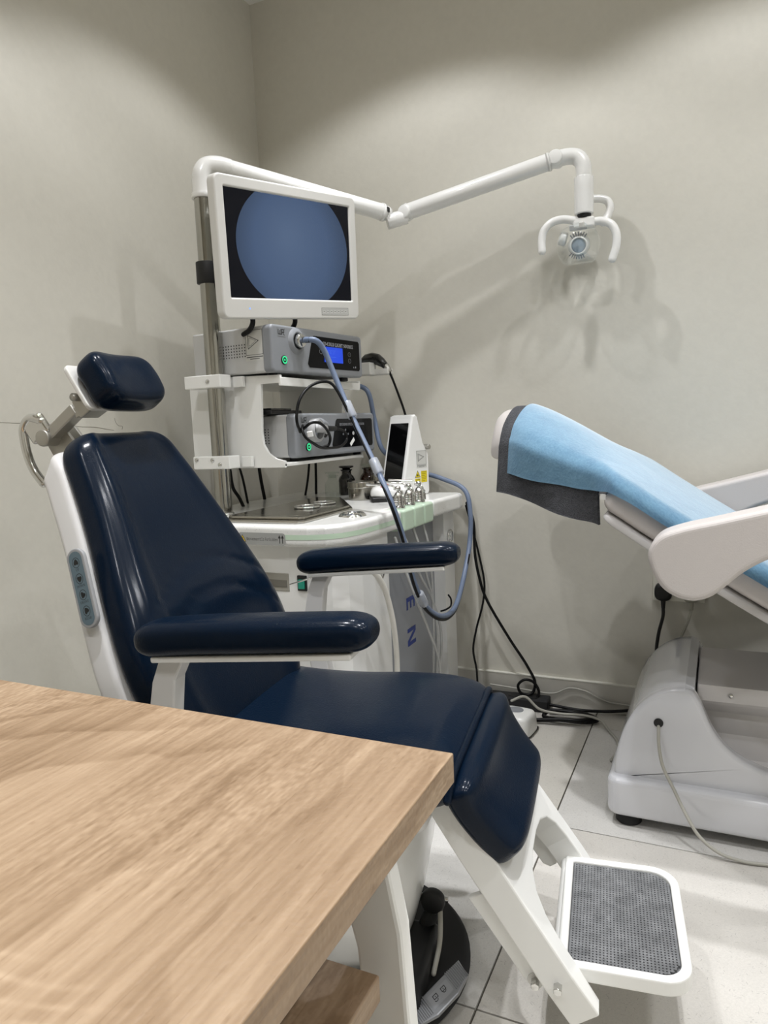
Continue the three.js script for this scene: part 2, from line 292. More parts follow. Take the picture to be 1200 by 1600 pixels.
// ---------------------------------------------------------------- navy patient chair (local x forward, y up, z towards the desk)
{
  const ch = thing('patient_chair', 'navy leather reclining patient chair with white shell and grey footplate', 'chair', [-0.68, 0, -1.09], 0.1396);
  // base and pedestal
  part('base', at(disc(0.238, 0.032, 0.012, 64), 0.051, 0, 0.035), M.rubber, ch);
  const ring = (y, cx, cz, rx, rz, e = 2.6) => Array.from({ length: 48 }, (_, k) => { const a = k / 48 * 2 * Math.PI; return V(cx + spow(Math.cos(a), 2 / e) * rx, y, cz - spow(Math.sin(a), 2 / e) * rz); });
  part('pedestal_cover', loft([ring(0.056, 0.04, 0.03, 0.135, 0.115), ring(0.09, 0.04, 0.03, 0.15, 0.12), ring(0.16, 0.04, 0.03, 0.17, 0.128), ring(0.24, 0.04, 0.02, 0.185, 0.135), ring(0.33, 0.04, 0.02, 0.20, 0.14), ring(0.352, 0.04, 0.02, 0.2, 0.14), ring(0.356, 0.04, 0.02, 0.18, 0.12)]), M.whiteGloss, ch);
  part('column', at(rbox(0.16, 0.05, 0.15, 0.01), 0.05, 0.045, 0.03), M.black, ch);
  const mech = part('pedal_housing', at(rbox(0.09, 0.055, 0.17, 0.012), 0.19, 0.057, 0.09), M.black, ch);
  part('lever_arm', tube([[0.20, 0.06, 0.02], [0.215, 0.09, 0.01], [0.225, 0.12, 0.0]], 0.014, 16, 12), M.rubber, mech);
  part('lever_knob', at(disc(0.022, 0.02, 0.004, 24), 0.223, 0.125, 0.0, Math.PI / 2, 0, 0), M.black, mech);
  part('lever_pin', bar([0.195, 0.128, 0.004], [0.25, 0.128, 0.004], 0.005), M.chrome, mech);
  part('lever_rod', tube([[0.236, 0.115, 0.01], [0.243, 0.08, 0.05], [0.24, 0.05, 0.09]], 0.0045, 20, 10), M.greyCable, mech);
  {
    const p = part('pedal', at(extrude([[-0.075, -0.02], [0.075, -0.02], [0.07, 0.018], [0.03, 0.03], [-0.03, 0.03], [-0.07, 0.018]], 0.014, 0.003), 0, 0, 0), M.pedalGrey, ch);
    const lock = canvasTex(256, 128, (g, w, h) => { g.fillStyle = '#8f9194'; g.fillRect(0, 0, w, h); g.strokeStyle = '#1b1c1e'; g.lineWidth = 7; for (const [x, open] of [[76, 1], [180, 0]]) { g.strokeRect(x - 24, 66, 48, 34); g.beginPath(); if (open) g.arc(x - 8, 60, 20, Math.PI * 1.1, Math.PI * 1.95); else g.arc(x, 66, 19, Math.PI, 0); g.stroke(); g.beginPath(); g.moveTo(x, 76); g.lineTo(x, 88); g.stroke(); } });
    part('lock_marking', at(new THREE.PlaneGeometry(0.056, 0.028), 0, 0.004, 0.0146), S({ map: lock, roughness: 0.4 }), p);
    const ribs = []; for (let k = 0; k < 9; k++) for (const s of [-1, 1]) ribs.push(at(rbox(0.0018, 0.036 + 0.001 * (9 - k) * 0.6, 0.003, 0.0006, 1), s * (0.034 + k * 0.0046), 0.0, 0.0145));
    part('grip_ribs', merge(ribs), M.pedalGrey, p);
    p.applyMatrix4(frameOf([0.45, 0.05, -0.891], [0.82, -0.42, 0.39], [-0.355, 0.906, 0.23].map((v, i, a) => v), [0.262, 0.052, 0.135]));
    p.matrixWorldNeedsUpdate = true;
  }
  // seat frame
  part('seat_pan', at(rbox(0.44, 0.05, 0.40, 0.02, 4), 0.045, 0.385, 0), M.shell, ch);
  part('seat', pad([[-0.21, 0.452], [-0.1, 0.438], [0.03, 0.436], [0.15, 0.443], [0.23, 0.442], [0.282, 0.429], [0.304, 0.408]], { hw: t => 0.226 - 0.012 * t, ht: () => 0.04, e: 4.2, m: 50, end: 0.12, n: 80, front: (w, t) => -(0.010 * (1 - w * w) - 0.006 * Math.exp(-((Math.abs(w) - 0.72) ** 2) / 0.004) * 0) }), M.navy, ch).geometry.scale(1, 1, 1);
  part('welt', tube([[0.300, 0.428, -0.205], [0.303, 0.452, -0.185], [0.304, 0.4565, -0.1], [0.304, 0.457, 0.0], [0.304, 0.4565, 0.1], [0.303, 0.452, 0.185], [0.300, 0.428, 0.205]], 0.0065, 60, 10), M.navy, ch);
  // backrest with bolstered sides
  const backPath = [[-0.12, 0.43], [-0.163, 0.54], [-0.206, 0.64], [-0.260, 0.755], [-0.316, 0.865], [-0.358, 0.938], [-0.380, 0.978]];
  const backW = table([[0, 0.205], [0.18, 0.243], [0.33, 0.247], [0.5, 0.223], [0.7, 0.183], [0.9, 0.148], [1, 0.132]]);
  const crease = (x, c, s) => Math.exp(-((x - c) ** 2) / (s * s));
  part('backrest', pad(backPath, { hw: t => backW(t), ht: t => 0.038 + 0.004 * Math.sin(Math.PI * t), e: 3.6, m: 80, n: 120, end: 0.085, endHt: 2,
    front: (w, t) => { const a = Math.abs(w); return 0.010 * crease(a, 0.8, 0.15) - 0.006 * (1 - a * a) + 0.007 * crease(t, 0.42, 0.10) * (1 - a * a) - 0.004 * crease(t + 0.16 * w * w, 0.53, 0.013) * (a < 0.8 ? 1 : 0.3) - 0.0034 * crease(t + 0.2 * w * w, 0.43, 0.012) * (a < 0.8 ? 1 : 0.3) - 0.0016 * (crease(a, 0.66, 0.03) + crease(a, 0.9, 0.03)) * crease(t, 0.55, 0.4); } }), M.navy, ch);
  const shellPath = backPath.map(([x, y], i) => [x - 0.050, y - 0.018 - (i === 0 ? 0.03 : 0) - (i === 6 ? 0.028 : 0)]);
  const shellMesh = part('back_shell', pad(shellPath, { hw: t => backW(t) + 0.004, ht: () => 0.034, e: 5, m: 50, n: 80, end: 0.06, endHt: 8 }), M.shell, ch);
  {
    const cp = part('control_panel', extrude(rrect(0.036, 0.132, 0.0178, 10), 0.008, 0.002), M.panelGrey, ch);
    const tx = canvasTex(128, 512, (g, w, h) => {
      g.fillStyle = '#5d6f78'; g.fillRect(0, 0, w, h); const names = ['UP', 'DOWN', 'FRONT', 'REAR'], rot = [Math.PI, 0, 0.5, Math.PI - 0.5];
      for (let i = 0; i < 4; i++) { const y = 78 + i * 112; g.strokeStyle = '#15181a'; g.lineWidth = 4; g.beginPath(); g.arc(64, y, 34, 0, 7); g.stroke(); g.save(); g.translate(64, y); g.rotate(rot[i]); g.fillStyle = '#101214'; g.beginPath(); g.moveTo(0, 26); g.bezierCurveTo(-36, 2, -24, -26, 0, -12); g.bezierCurveTo(24, -26, 36, 2, 0, 26); g.fill(); g.restore(); g.fillStyle = '#2a3338'; g.font = 'bold 24px serif'; g.textAlign = 'center'; g.fillText(names[i], 64, y + 58); }
    });
    part('membrane', at(unitUV(new THREE.ShapeGeometry(shapeOf(rrect(0.026, 0.122, 0.0129, 10)))), 0, 0, 0.0083), S({ map: tx, roughness: 0.45 }), cp);
    cp.position.set(-0.284, 0.735, 0.2235); cp.rotation.set(0, 0, 0.30); cp.rotateX(-0.16);
  }
  // headrest
  {
    const n = [0.86, 0.51, 0], up = [-0.51, 0.86, 0];
    const c = [-0.344, 1.079, 0];
    const h = part('headrest', pad([[-0.053, 0], [-0.027, 0.002], [0, 0], [0.027, 0.002], [0.053, 0.004]], { hw: () => 0.087, ht: () => 0.036, e: 3.6, m: 40, n: 72, end: 0.34, endHt: 8, p: 2.4, front: (w) => 0.016 * Math.pow(Math.abs(w), 2.2) - 0.010 }), M.navy, ch);
    // local pad: path along x, thickness along -y, width along z
    h.applyMatrix4(frameOf(up, n.map(v => -v), [0, 0, 1], c));
    const q = (a, b, z) => [c[0] + up[0] * a + n[0] * b, c[1] + up[1] * a + n[1] * b, z];
    const pl = extrude(rrect(0.172, 0.094, 0.012), 0.008, 0.002); pl.applyMatrix4(frameOf([0, 0, -1], up, n, q(0.008, -0.043, 0)));
    part('backing_plate', pl, M.white, h.parent);
    part('clamp_block', at(rbox(0.034, 0.036, 0.05, 0.003), ...q(-0.012, -0.064, 0.035), 0, 0, 0.5), M.castMetal, ch);
    part('clamp_bolt', bar(q(0.004, -0.062, 0.06), q(0.004, -0.062, 0.074), 0.0075), M.castMetal, ch);
    part('headrest_arm', at(rbox(0.052, 0.02, 0.03, 0.002), -0.40, 1.032, 0.03, 0, 0, 0.36), M.castMetal, ch);
    part('headrest_arm', at(rbox(0.092, 0.022, 0.032, 0.003), -0.462, 1.005, 0.03, 0, 0, 0.62), M.castMetal, ch);
    part('pivot', at(disc(0.0165, 0.046, 0.003, 28), -0.497, 0.98, 0.007, Math.PI / 2, 0, 0), M.castMetal, ch);
    for (const s of [-0.02, 0.012]) part('support_plate', at(extrude([[-0.525, 0.985], [-0.515, 1.0], [-0.475, 1.0], [-0.455, 0.975], [-0.43, 0.93], [-0.43, 0.89], [-0.475, 0.895]], 0.008, 0.001), 0, 0, s), M.castMetal, ch);
    part('release_lever', tube([[-0.50, 1.012, 0.045], [-0.525, 1.018, 0.046], [-0.542, 1.0, 0.046], [-0.543, 0.975, 0.046], [-0.538, 0.945, 0.046], [-0.527, 0.918, 0.046], [-0.508, 0.893, 0.046]], 0.0085, 48, 14), M.chrome, ch);
    part('lever_boss', at(rbox(0.05, 0.045, 0.016, 0.007, 3), -0.512, 0.998, 0.043, 0, 0, 0.6), M.chrome, ch);
  }
  // armrests
  for (const s of [1, -1]) {
    const z = s > 0 ? 0.285 : -0.3;
    const a = part('armrest', pad([[-0.137, 0.676], [-0.05, 0.686], [0.05, 0.693], [0.15, 0.699], [0.228, 0.703]], { hw: t => 0.034 + 0.004 * Math.sin(Math.PI * t), ht: t => 0.027 - 0.002 * t, e: 2.9, m: 50, n: 48, end: 0.11, endHt: 10, p: 2.2, zc: () => z }), M.navy, ch);
    part('armrest_plate', at(rbox(0.31, 0.009, 0.054, 0.003), 0.046, 0.663, z, 0, 0, 0.068), M.whitePaint, a);
    part('armrest_post', at(extrude([[-0.10, 0.656], [-0.117, 0.615], [-0.127, 0.565], [-0.126, 0.48], [-0.115, 0.41], [-0.07, 0.40], [-0.083, 0.48], [-0.085, 0.565], [-0.078, 0.62], [-0.058, 0.659]], 0.03, 0.003, false), 0, 0, z - 0.015), M.shell, a);
    part('post_foot', at(rbox(0.07, 0.04, 0.12, 0.008), -0.09, 0.395, s * 0.235), M.shell, a);
  }
  // leg rest, its white frame and the footplate
  {
    const d = [0.56, -0.83, 0], nn = [0.83, 0.56, 0], P0 = [0.29, 0.432, 0];
    const F = frameOf([0, 0, -1], [-d[0], -d[1], 0], nn, P0);
    const lr = part('leg_rest', pad([[-0.008, -0.006], [0.035, 0.006], [0.08, 0.008], [0.12, 0.004], [0.152, -0.002]], { hw: t => 0.204 - 0.034 * t, ht: t => 0.036, e: 3.6, m: 50, n: 80, end: 0.16, endHt: 4, p: 2.4 }), M.navy, ch);
    lr.applyMatrix4(new THREE.Matrix4().makeBasis(V(...d), V(-nn[0], -nn[1], 0), V(0, 0, 1)).setPosition(P0[0] + nn[0] * 0.020, P0[1] + nn[1] * 0.020, 0));
    const out = [[-0.165, 0.0], [0.165, 0.0], [0.172, -0.1], [0.176, -0.24], [0.178, -0.33], [0.174, -0.395]];
    const o = [[-0.174, -0.395], [-0.145, -0.395], [-0.140, -0.34], [-0.138, -0.29], [-0.13, -0.255], [-0.11, -0.228], [-0.075, -0.212], [-0.03, -0.206], [0.03, -0.206], [0.075, -0.212], [0.11, -0.228], [0.13, -0.255], [0.138, -0.29], [0.140, -0.34], [0.145, -0.395], ...out.slice(2).reverse(), [0.165, 0], [-0.165, 0], ...out.slice(2).map(([x, y]) => [-x, y])].slice(0, -1);
    const g = extrude(o, 0.05, 0.003); g.translate(0, 0, -0.05); g.applyMatrix4(F);
    const fr = part('foot_frame', g, M.whitePaint, ch);
    for (const s of [1, -1]) {
      part('link_bar', at(extrude([[0.318, 0.248], [0.404, 0.124], [0.418, 0.119], [0.430, 0.127], [0.431, 0.142], [0.345, 0.262]], 0.012, 0.002), 0, 0, s > 0 ? 0.148 : -0.16), M.whitePaint, fr);
      for (const [x, y, q] of [[0.452, 0.142, 0.174], [0.418, 0.131, 0.159]]) { part('washer', at(disc(0.0125, 0.003, 0.001, 20), x, y, s > 0 ? q : -q - 0.003, Math.PI / 2, 0, 0), M.white, fr); part('bolt', at(disc(0.0068, 0.014, 0.001, 6), x, y, s > 0 ? q + 0.003 : -q - 0.016, Math.PI / 2, 0, 0), M.chrome, fr); }
    }
    const FP = (w, h, r) => rrect(w, h, r, 8, 0, 0);
    const place = (g, y) => { g.rotateX(-Math.PI / 2); g.translate(0.546, y, 0.0); return g; };
    const fp = part('footplate', place(extrude(FP(0.196, 0.286, [0.006, 0.042, 0.048, 0.006]), 0.026, 0.004, false, [FP(0.166, 0.256, [0.004, 0.03, 0.036, 0.004])], 3), 0.126), M.whitePaint, ch);
    part('tray', place(extrude(FP(0.18, 0.27, [0.004, 0.034, 0.04, 0.004]), 0.008, 0), 0.130), M.whitePaint, fp);
    const mt = part('rubber_mat', place(extrude(FP(0.166, 0.256, [0.004, 0.03, 0.036, 0.004]), 0.005, 0.0005), 0.138), M.mat, fp);
    const ribs = []; const W = 0.166, L = 0.256, inC = (x, z) => { const ax = x - (W / 2 - 0.04), az = Math.abs(z) - (L / 2 - 0.04); return !(ax > 0 && az > 0 && ax * ax + az * az > 0.039 ** 2); };
    for (let i = 0; i <= 30; i++) { const x = -W / 2 + 0.003 + i * (W - 0.006) / 30; let l = L - 0.004; while (!inC(x, l / 2) && l > 0.02) l -= 0.004; ribs.push(at(box(0.0031, 0.0045, l), 0.546 + x, 0.1452, 0)); }
    for (let j = 0; j <= 44; j++) { const z = -L / 2 + 0.003 + j * (L - 0.006) / 44; let x1 = W / 2 - 0.002; while (!inC(x1, z) && x1 > 0) x1 -= 0.003; ribs.push(at(box(x1 + W / 2 - 0.002, 0.0044, 0.0033), 0.546 + (x1 - W / 2 + 0.002) / 2, 0.1452, z)); }
    const rm = part('lattice', triUV(merge(ribs)), M.mat, mt); rm.userData.kind = 'stuff';
    part('hinge', bar([0.45, 0.137, -0.15], [0.45, 0.137, 0.15], 0.01), M.whitePaint, fp);
    // loose leather flap beside the knee crease
    part('flap', at(extrude([[0, 0], [0.02, 0.018], [0.05, 0.01], [0.056, -0.012], [0.03, -0.025], [0, -0.02]], 0.004, 0.001, true), 0.285, 0.405, -0.245, 0.3, 0, -0.4), M.navy, ch);
  }
}

// ---------------------------------------------------------------- treatment unit: cabinet, worktop, steel pole and shelf bracket
{
  const u = thing('treatment_unit', 'white medical treatment cabinet with quartz worktop, steel pole and shelf bracket', 'cabinet');
  const yT = 0.74, yB = 0.686;
  const edge = [[-0.955, -1.493], [-0.915, -1.4975], [-0.873, -1.515], [-0.842, -1.548], [-0.825, -1.595], [-0.817, -1.66], [-0.812, -1.76], [-0.810, -1.835]];
  const tail = [[-0.802, -2.075], [-0.796, -2.18], [-0.788, -2.275], [-0.792, -2.315], [-0.81, -2.335]];
  const bays = [[-1.8375, -1.8425], [-1.916, -1.921], [-1.9945, -1.9995], [-2.070, -2.075]];
  const wt = part('worktop', triUV(slab([[-1.46, -1.493], ...edge, [-0.86, -1.836], [-0.86, -2.074], ...tail, [-1.46, -2.335]], yB, yT, 0.012, false, [], 5)), M.quartz, u);
  for (const [z0, z1] of [[-1.840, -1.914], [-1.919, -1.993], [-1.998, -2.070]]) part('holder_block', at(rbox(0.062, 0.062, Math.abs(z1 - z0), 0.008, 4), -0.833, 0.707, (z0 + z1) / 2), M.mint, wt);
  {   // pale green inlay along the worktop edge
    const off = 0.0008, e2 = [[-1.40, -1.493], [-1.2, -1.493], [-1.05, -1.493], ...edge]; const P = [], I = [], U = [];
    e2.forEach(([x, z], i) => { const a = e2[Math.max(0, i - 1)], b = e2[Math.min(e2.length - 1, i + 1)]; let nx = -(b[1] - a[1]), nz = b[0] - a[0]; const l = Math.hypot(nx, nz); nx /= l; nz /= l; for (const y of [0.705, 0.718]) { P.push(x + nx * off, y, z + nz * off); U.push(x, y); } if (i) { const k = 2 * i; I.push(k - 2, k, k - 1, k - 1, k, k + 1); } });
    const g = new THREE.BufferGeometry(); g.setAttribute('position', new THREE.Float32BufferAttribute(P, 3)); g.setAttribute('uv', new THREE.Float32BufferAttribute(U, 2)); g.setIndex(I); g.computeVertexNormals();
    part('edge_inlay', g, S({ color: 0xc6dcc4, roughness: 0.2, side: THREE.DoubleSide }), wt);
  }
  const body = part('cabinet_body', slab([[-1.45, -1.53], [-0.99, -1.53], [-0.93, -1.536], [-0.885, -1.556], [-0.855, -1.592], [-0.840, -1.64], [-0.834, -1.70], [-0.832, -1.785], [-0.875, -1.785], [-0.875, -2.232], [-0.832, -2.232], [-0.832, -2.33], [-1.45, -2.33]], 0.03, yB, 0.003, false), M.whiteGloss, u);
  part('plinth', at(box(0.55, 0.03, 0.74), -1.17, 0.015, -1.93), M.black, u);
  part('front_panel', at(box(0.004, 0.64, 0.444), -0.8725, 0.36, -2.0085), M.greyPanel, u);
  {   // lettering on the grey front, read sideways
    const tx = canvasTex(128, 256, (g, w, h) => { g.clearRect(0, 0, w, h); g.fillStyle = '#15317f'; g.font = 'bold 112px sans-serif'; g.save(); g.translate(22, 40); g.rotate(Math.PI / 2); g.fillText('E', -16, 0); g.fillText('N', 104, 0); g.restore(); });
    const p = new THREE.PlaneGeometry(0.105, 0.21); p.rotateY(Math.PI / 2);
    part('lettering', at(p, -0.8698, 0.368, -2.02), S({ map: tx, transparent: true, roughness: 0.4 }), u);
  }
  // controls on the near end
  const slot = part('drawer_pull', at(rbox(0.082, 0.047, 0.006, 0.002), -1.036, 0.588, -1.531), M.slotGrey, body);
  part('recess', at(box(0.07, 0.018, 0.002), -1.036, 0.585, -1.5275), M.slotDark, body);
  const sw = part('rocker_switch', at(rbox(0.027, 0.04, 0.006, 0.002), -0.957, 0.588, -1.531), M.black, body);
  part('rocker', at(rbox(0.018, 0.024, 0.006, 0.002), -0.957, 0.586, -1.5265), M.greenSwitch, body);
  {
    const tx = canvasTex(512, 110, (g, w, h) => { g.fillStyle = '#9fa09d'; g.beginPath(); g.roundRect(0, 0, w, h, 26); g.fill(); g.fillStyle = '#e3c21a'; g.beginPath(); g.moveTo(48, 22); g.lineTo(82, 84); g.lineTo(14, 84); g.closePath(); g.fill(); g.lineWidth = 4; g.strokeStyle = '#222'; g.stroke(); g.fillStyle = '#222'; g.fillRect(45, 42, 6, 24); g.fillRect(45, 70, 6, 7); g.font = '38px monospace'; g.textBaseline = 'middle'; g.fillText('Movement', 92, 58, 160); g.fillText('Is', 252, 58, 34); g.fillText('Forbidden', 292, 58, 140); for (const x of [450, 482]) { g.fillRect(x - 4, 40, 8, 52); g.beginPath(); g.moveTo(x, 16); g.lineTo(x + 15, 46); g.lineTo(x - 15, 46); g.fill(); } });
    const p = part('warning_plate', at(unitUV(new THREE.ShapeGeometry(shapeOf(rrect(0.142, 0.031, 0.008)))), -1.045, 0.706, -1.4912), S({ map: tx, roughness: 0.4 }), wt);
  }
  const gauge = (x, y, z, turn) => {
    const tx = canvasTex(128, 128, (g) => { g.fillStyle = '#d9d9d4'; g.fillRect(0, 0, 128, 128); g.strokeStyle = '#333'; g.lineWidth = 5; g.beginPath(); g.arc(64, 64, 44, 2.4, 7); g.stroke(); g.lineWidth = 6; g.beginPath(); g.moveTo(64, 64); g.lineTo(84, 34); g.stroke(); g.beginPath(); g.moveTo(64, 64); g.lineTo(54, 84); g.stroke(); });
    const q = part('pressure_gauge', lathe([[0.017, 0], [0.0235, 0], [0.0245, 0.004], [0.0225, 0.007], [0.0195, 0.006], [0.019, 0.003], [0, 0.003]], 36), M.chrome, body, [x, y, z], [0, 0, 0]);
    part('dial', at(new THREE.CircleGeometry(0.019, 32), 0, 0.0036, 0, -Math.PI / 2, 0, 0), S({ map: tx, roughness: 0.3 }), q);
    q.rotation.set(0, 0, -Math.PI / 2); q.rotation.order = 'YXZ'; q.rotation.y = turn;
  };
  gauge(-0.832, 0.585, -1.725, 0.05); gauge(-0.832, 0.595, -2.285, 0);
  // pole
  const px = -1.29, pz = -1.666;
  const pole = part('pole', at(disc(0.0238, 0.93, 0.001, 48), px, 0.70, pz), M.steel, u);
  part('collar', at(lathe([[0.024, 0], [0.0315, 0.002], [0.0315, 0.058], [0.024, 0.06]], 40), px, 1.385, pz), M.black, pole);
  part('pole_socket', at(lathe([[0.024, 0], [0.03, 0], [0.028, 0.008], [0.024, 0.01]], 40), px, 0.739, pz), M.chrome, pole);
  const br = (y, x0, x1, bolts) => {
    const b = part('pole_clamp', at(rbox(x1 - x0, 0.036, 0.05, 0.003), (x0 + x1) / 2, y, pz + 0.012), M.whitePaint, u);
    part('clamp_tab', at(rbox(0.035, 0.03, 0.012, 0.002), x1 + 0.015, y - 0.002, -1.694), M.whitePaint, b);
    for (const [x, dy] of bolts) part('bolt', at(lathe([[0, 0.004], [0.003, 0.0038], [0.006, 0.002], [0.0065, 0], [0, 0]], 20), x, y + dy, pz + 0.037, Math.PI / 2, 0, 0), M.chrome, b);
  };
  br(1.118, -1.37, -1.245, [[-1.288, 0.0]]); br(0.893, -1.358, -1.232, [[-1.345, 0.008], [-1.29, 0.007], [-1.265, -0.006]]);
  const C = [[-1.415, 0.872], [-1.10, 0.872], [-1.10, 0.890], [-1.128, 0.897], [-1.152, 0.912], [-1.167, 0.937], [-1.171, 0.97], [-1.168, 1.03], [-1.164, 1.106], [-1.10, 1.106], [-1.10, 1.128], [-1.415, 1.136]];
  const rack = part('shelf_bracket', at(extrude(C, 0.010, 0.001), 0, 0, -1.7145), M.whitePaint, u);
  part('side_panel', at(extrude(C, 0.010, 0.001), 0, 0, -2.195), M.whitePaint, rack);
  part('shelf', at(rbox(0.315, 0.012, 0.485, 0.002), -1.2575, 1.116, -1.9475), M.whitePaint, rack);
  part('front_lip', at(rbox(0.008, 0.024, 0.485, 0.002), -1.102, 1.110, -1.9475), M.whitePaint, rack);
  part('shelf', at(rbox(0.315, 0.010, 0.485, 0.002), -1.2575, 0.879, -1.9475), M.whitePaint, rack);
}
// ---------------------------------------------------------------- the two rack devices
const boxDevice = (name, label, pos, turn, w, h, d, print, opts) => {
  const t = thing(name, label, 'device', pos, turn);
  const body = part('housing', at(rbox(w - 0.006, h - 0.004, d - 0.03, 0.006, 3), 0, h / 2, -0.015), M.greyBox, t);
  const fr = part('front_frame', at(extrude(rrect(w, h, 0.014, 6), 0.034, 0.007, false, [], 4), 0, h / 2, d / 2 - 0.036), M.greyFront, t);
  // black glass panel with a slanted left edge
  const px0 = opts.px0, px1 = w / 2 - 0.018, py0 = 0.02, py1 = h - 0.018;
  const pts = [[px0 - 0.022, py0 + 0.01], [px0 - 0.014, py0], [px1 - 0.006, py0], [px1, py0 + 0.006], [px1, py1 - 0.006], [px1 - 0.006, py1], [px0 + 0.012, py1], [px0 + 0.004, py1 - 0.006]];
  const pg = unitUV(new THREE.ShapeGeometry(shapeOf(pts)));
  part('control_glass', at(pg, 0, 0, d / 2 - 0.0012), PH({ map: print, roughness: 0.2, specularIntensity: 0.25 }), fr);
  const logo = canvasTex(96, 64, (g) => { g.fillStyle = '#85888c'; g.fillRect(0, 0, 96, 64); g.strokeStyle = '#141516'; g.lineWidth = 8; g.lineJoin = 'miter'; g.beginPath(); g.moveTo(10, 10); g.lineTo(10, 50); g.lineTo(26, 50); g.lineTo(26, 18); g.moveTo(26, 50); g.lineTo(42, 50); g.lineTo(42, 10); g.moveTo(52, 54); g.lineTo(52, 12); g.lineTo(78, 12); g.lineTo(78, 32); g.lineTo(56, 32); g.moveTo(60, 32); g.lineTo(82, 56); g.stroke(); g.font = '14px sans-serif'; g.fillStyle = '#141516'; g.fillText('®', 82, 14); });
  part('maker_mark', at(new THREE.PlaneGeometry(0.034, 0.022), -w / 2 + 0.045, h - 0.02, d / 2 - 0.0012), S({ map: logo, roughness: 0.45 }), fr);
  const [bx, by] = opts.button;
  const b = part('power_button', at(disc(0.0125, 0.004, 0.001, 32), bx, by, d / 2 - 0.003, Math.PI / 2, 0, 0), M.black, fr);
  part('light_ring', at(new THREE.RingGeometry(0.0072, 0.0108, 40), bx, by, d / 2 + 0.0014), M.greenGlow, t);
  part('light_dot', at(new THREE.CircleGeometry(0.003, 20), bx, by, d / 2 + 0.0014), M.greenGlow, t);
  const holes = []; const [hx0, hx1, hy0, hy1, nx, ny] = opts.vents; for (let i = 0; i < nx; i++) for (let j = 0; j < ny; j++) holes.push(at(new THREE.CircleGeometry(0.0021, 8), 0, 0, 0).translate(lerp(hx0, hx1, i / (nx - 1)), lerp(hy0, hy1, j / (ny - 1)) , 0));
  const vg = merge(holes); vg.rotateY(-Math.PI / 2); vg.translate(-w / 2 + 0.0026, 0, 0); const vents = part('vent_holes', vg, M.black, body); vents.userData.kind = 'stuff';
  for (const sx of [-1, 1]) for (const sz of [-1, 1]) part('foot', at(disc(0.014, 0.012, 0.002, 20), sx * (w / 2 - 0.05), -0.0105, sz * (d / 2 - 0.045)), M.black, t);
  return t;
};
const stickerTex = canvasTex(160, 220, (g, w, h) => { g.fillStyle = '#c9c9c4'; g.fillRect(0, 0, w, h); g.strokeStyle = '#3c3d3e'; g.lineWidth = 3; g.strokeRect(6, 6, w - 12, 172); g.lineWidth = 5; g.beginPath(); g.moveTo(26, 40); g.lineTo(118, 82); g.lineTo(26, 134); g.closePath(); g.stroke(); g.lineWidth = 2; g.beginPath(); g.moveTo(36, 56); g.lineTo(96, 82); g.lineTo(36, 116); g.closePath(); g.stroke(); g.fillStyle = '#3c3d3e'; g.fillRect(8, 190, w - 16, 6); g.fillRect(38, 204, w - 76, 5); });
{
  const w = 0.45, h = 0.13, d = 0.30;
  const print = canvasTex(1024, 384, (g, W, H) => {
    g.fillStyle = '#0b0c0e'; g.fillRect(0, 0, W, H); g.fillStyle = '#b9bcc0'; g.font = 'bold 60px serif'; g.textAlign = 'center'; g.fillText('LED-COLD LIGHT SOURCE', 575, 100, 640);
    g.strokeStyle = '#8d9094'; g.lineWidth = 4; for (const [x, y, s] of [[250, 180, ''], [810, 180, '+'], [810, 262, '−']]) { g.beginPath(); g.arc(x, y, 27, 0, 7); g.stroke(); g.fillStyle = '#8d9094'; g.font = '34px sans-serif'; g.fillText(s, x, y + 12); }
    g.fillStyle = '#8d9094'; g.beginPath(); g.moveTo(880, 350); g.lineTo(902, 350); g.lineTo(891, 326); g.fill(); g.fillRect(920, 326, 22, 24);
  });
  const t = boxDevice('light_source', 'grey cold light source with blue display on the top shelf', [-1.2235, 1.1335, -1.9145], Math.PI / 2 - 0.112, w, h, d, print, { px0: -0.045, button: [-0.175, 0.035], vents: [-0.06, 0.06, 0.05, 0.082, 13, 5] });
  const lcd = canvasTex(256, 192, (g) => { g.fillStyle = '#1a4ff0'; g.fillRect(0, 0, 256, 192); g.fillStyle = '#4d78ff'; g.font = 'italic 64px serif'; g.fillText('SET', 34, 84); g.fillRect(40, 120, 120, 6); });
  part('display', at(new THREE.PlaneGeometry(0.098, 0.046), 0.062, 0.062, d / 2 + 0.0004), S({ color: 0x050508, map: lcd, emissive: 0xffffff, emissiveMap: lcd, emissiveIntensity: SCREEN, roughness: 0.25 }), t);
  const p = part('cable_socket', at(lathe([[0, 0.004], [0.011, 0.004], [0.018, 0.003], [0.0225, 0.001], [0.0225, 0.009], [0.027, 0.009], [0.034, 0.004], [0.038, 0]], 40), -0.115, 0.09, d / 2 - 0.003, Math.PI / 2, 0, 0), M.greyFront, t);
  part('plug_ring', at(lathe([[0, 0.022], [0.016, 0.022], [0.0195, 0.018], [0.0205, 0.0], [0, 0]], 36), -0.115, 0.09, d / 2 - 0.001, Math.PI / 2, 0, 0), M.chrome, p);
  part('sticker', at(new THREE.PlaneGeometry(0.065, 0.085), -w / 2 + 0.0024, 0.078, 0.085, 0, -Math.PI / 2, 0), S({ map: stickerTex, roughness: 0.5 }), t);
}
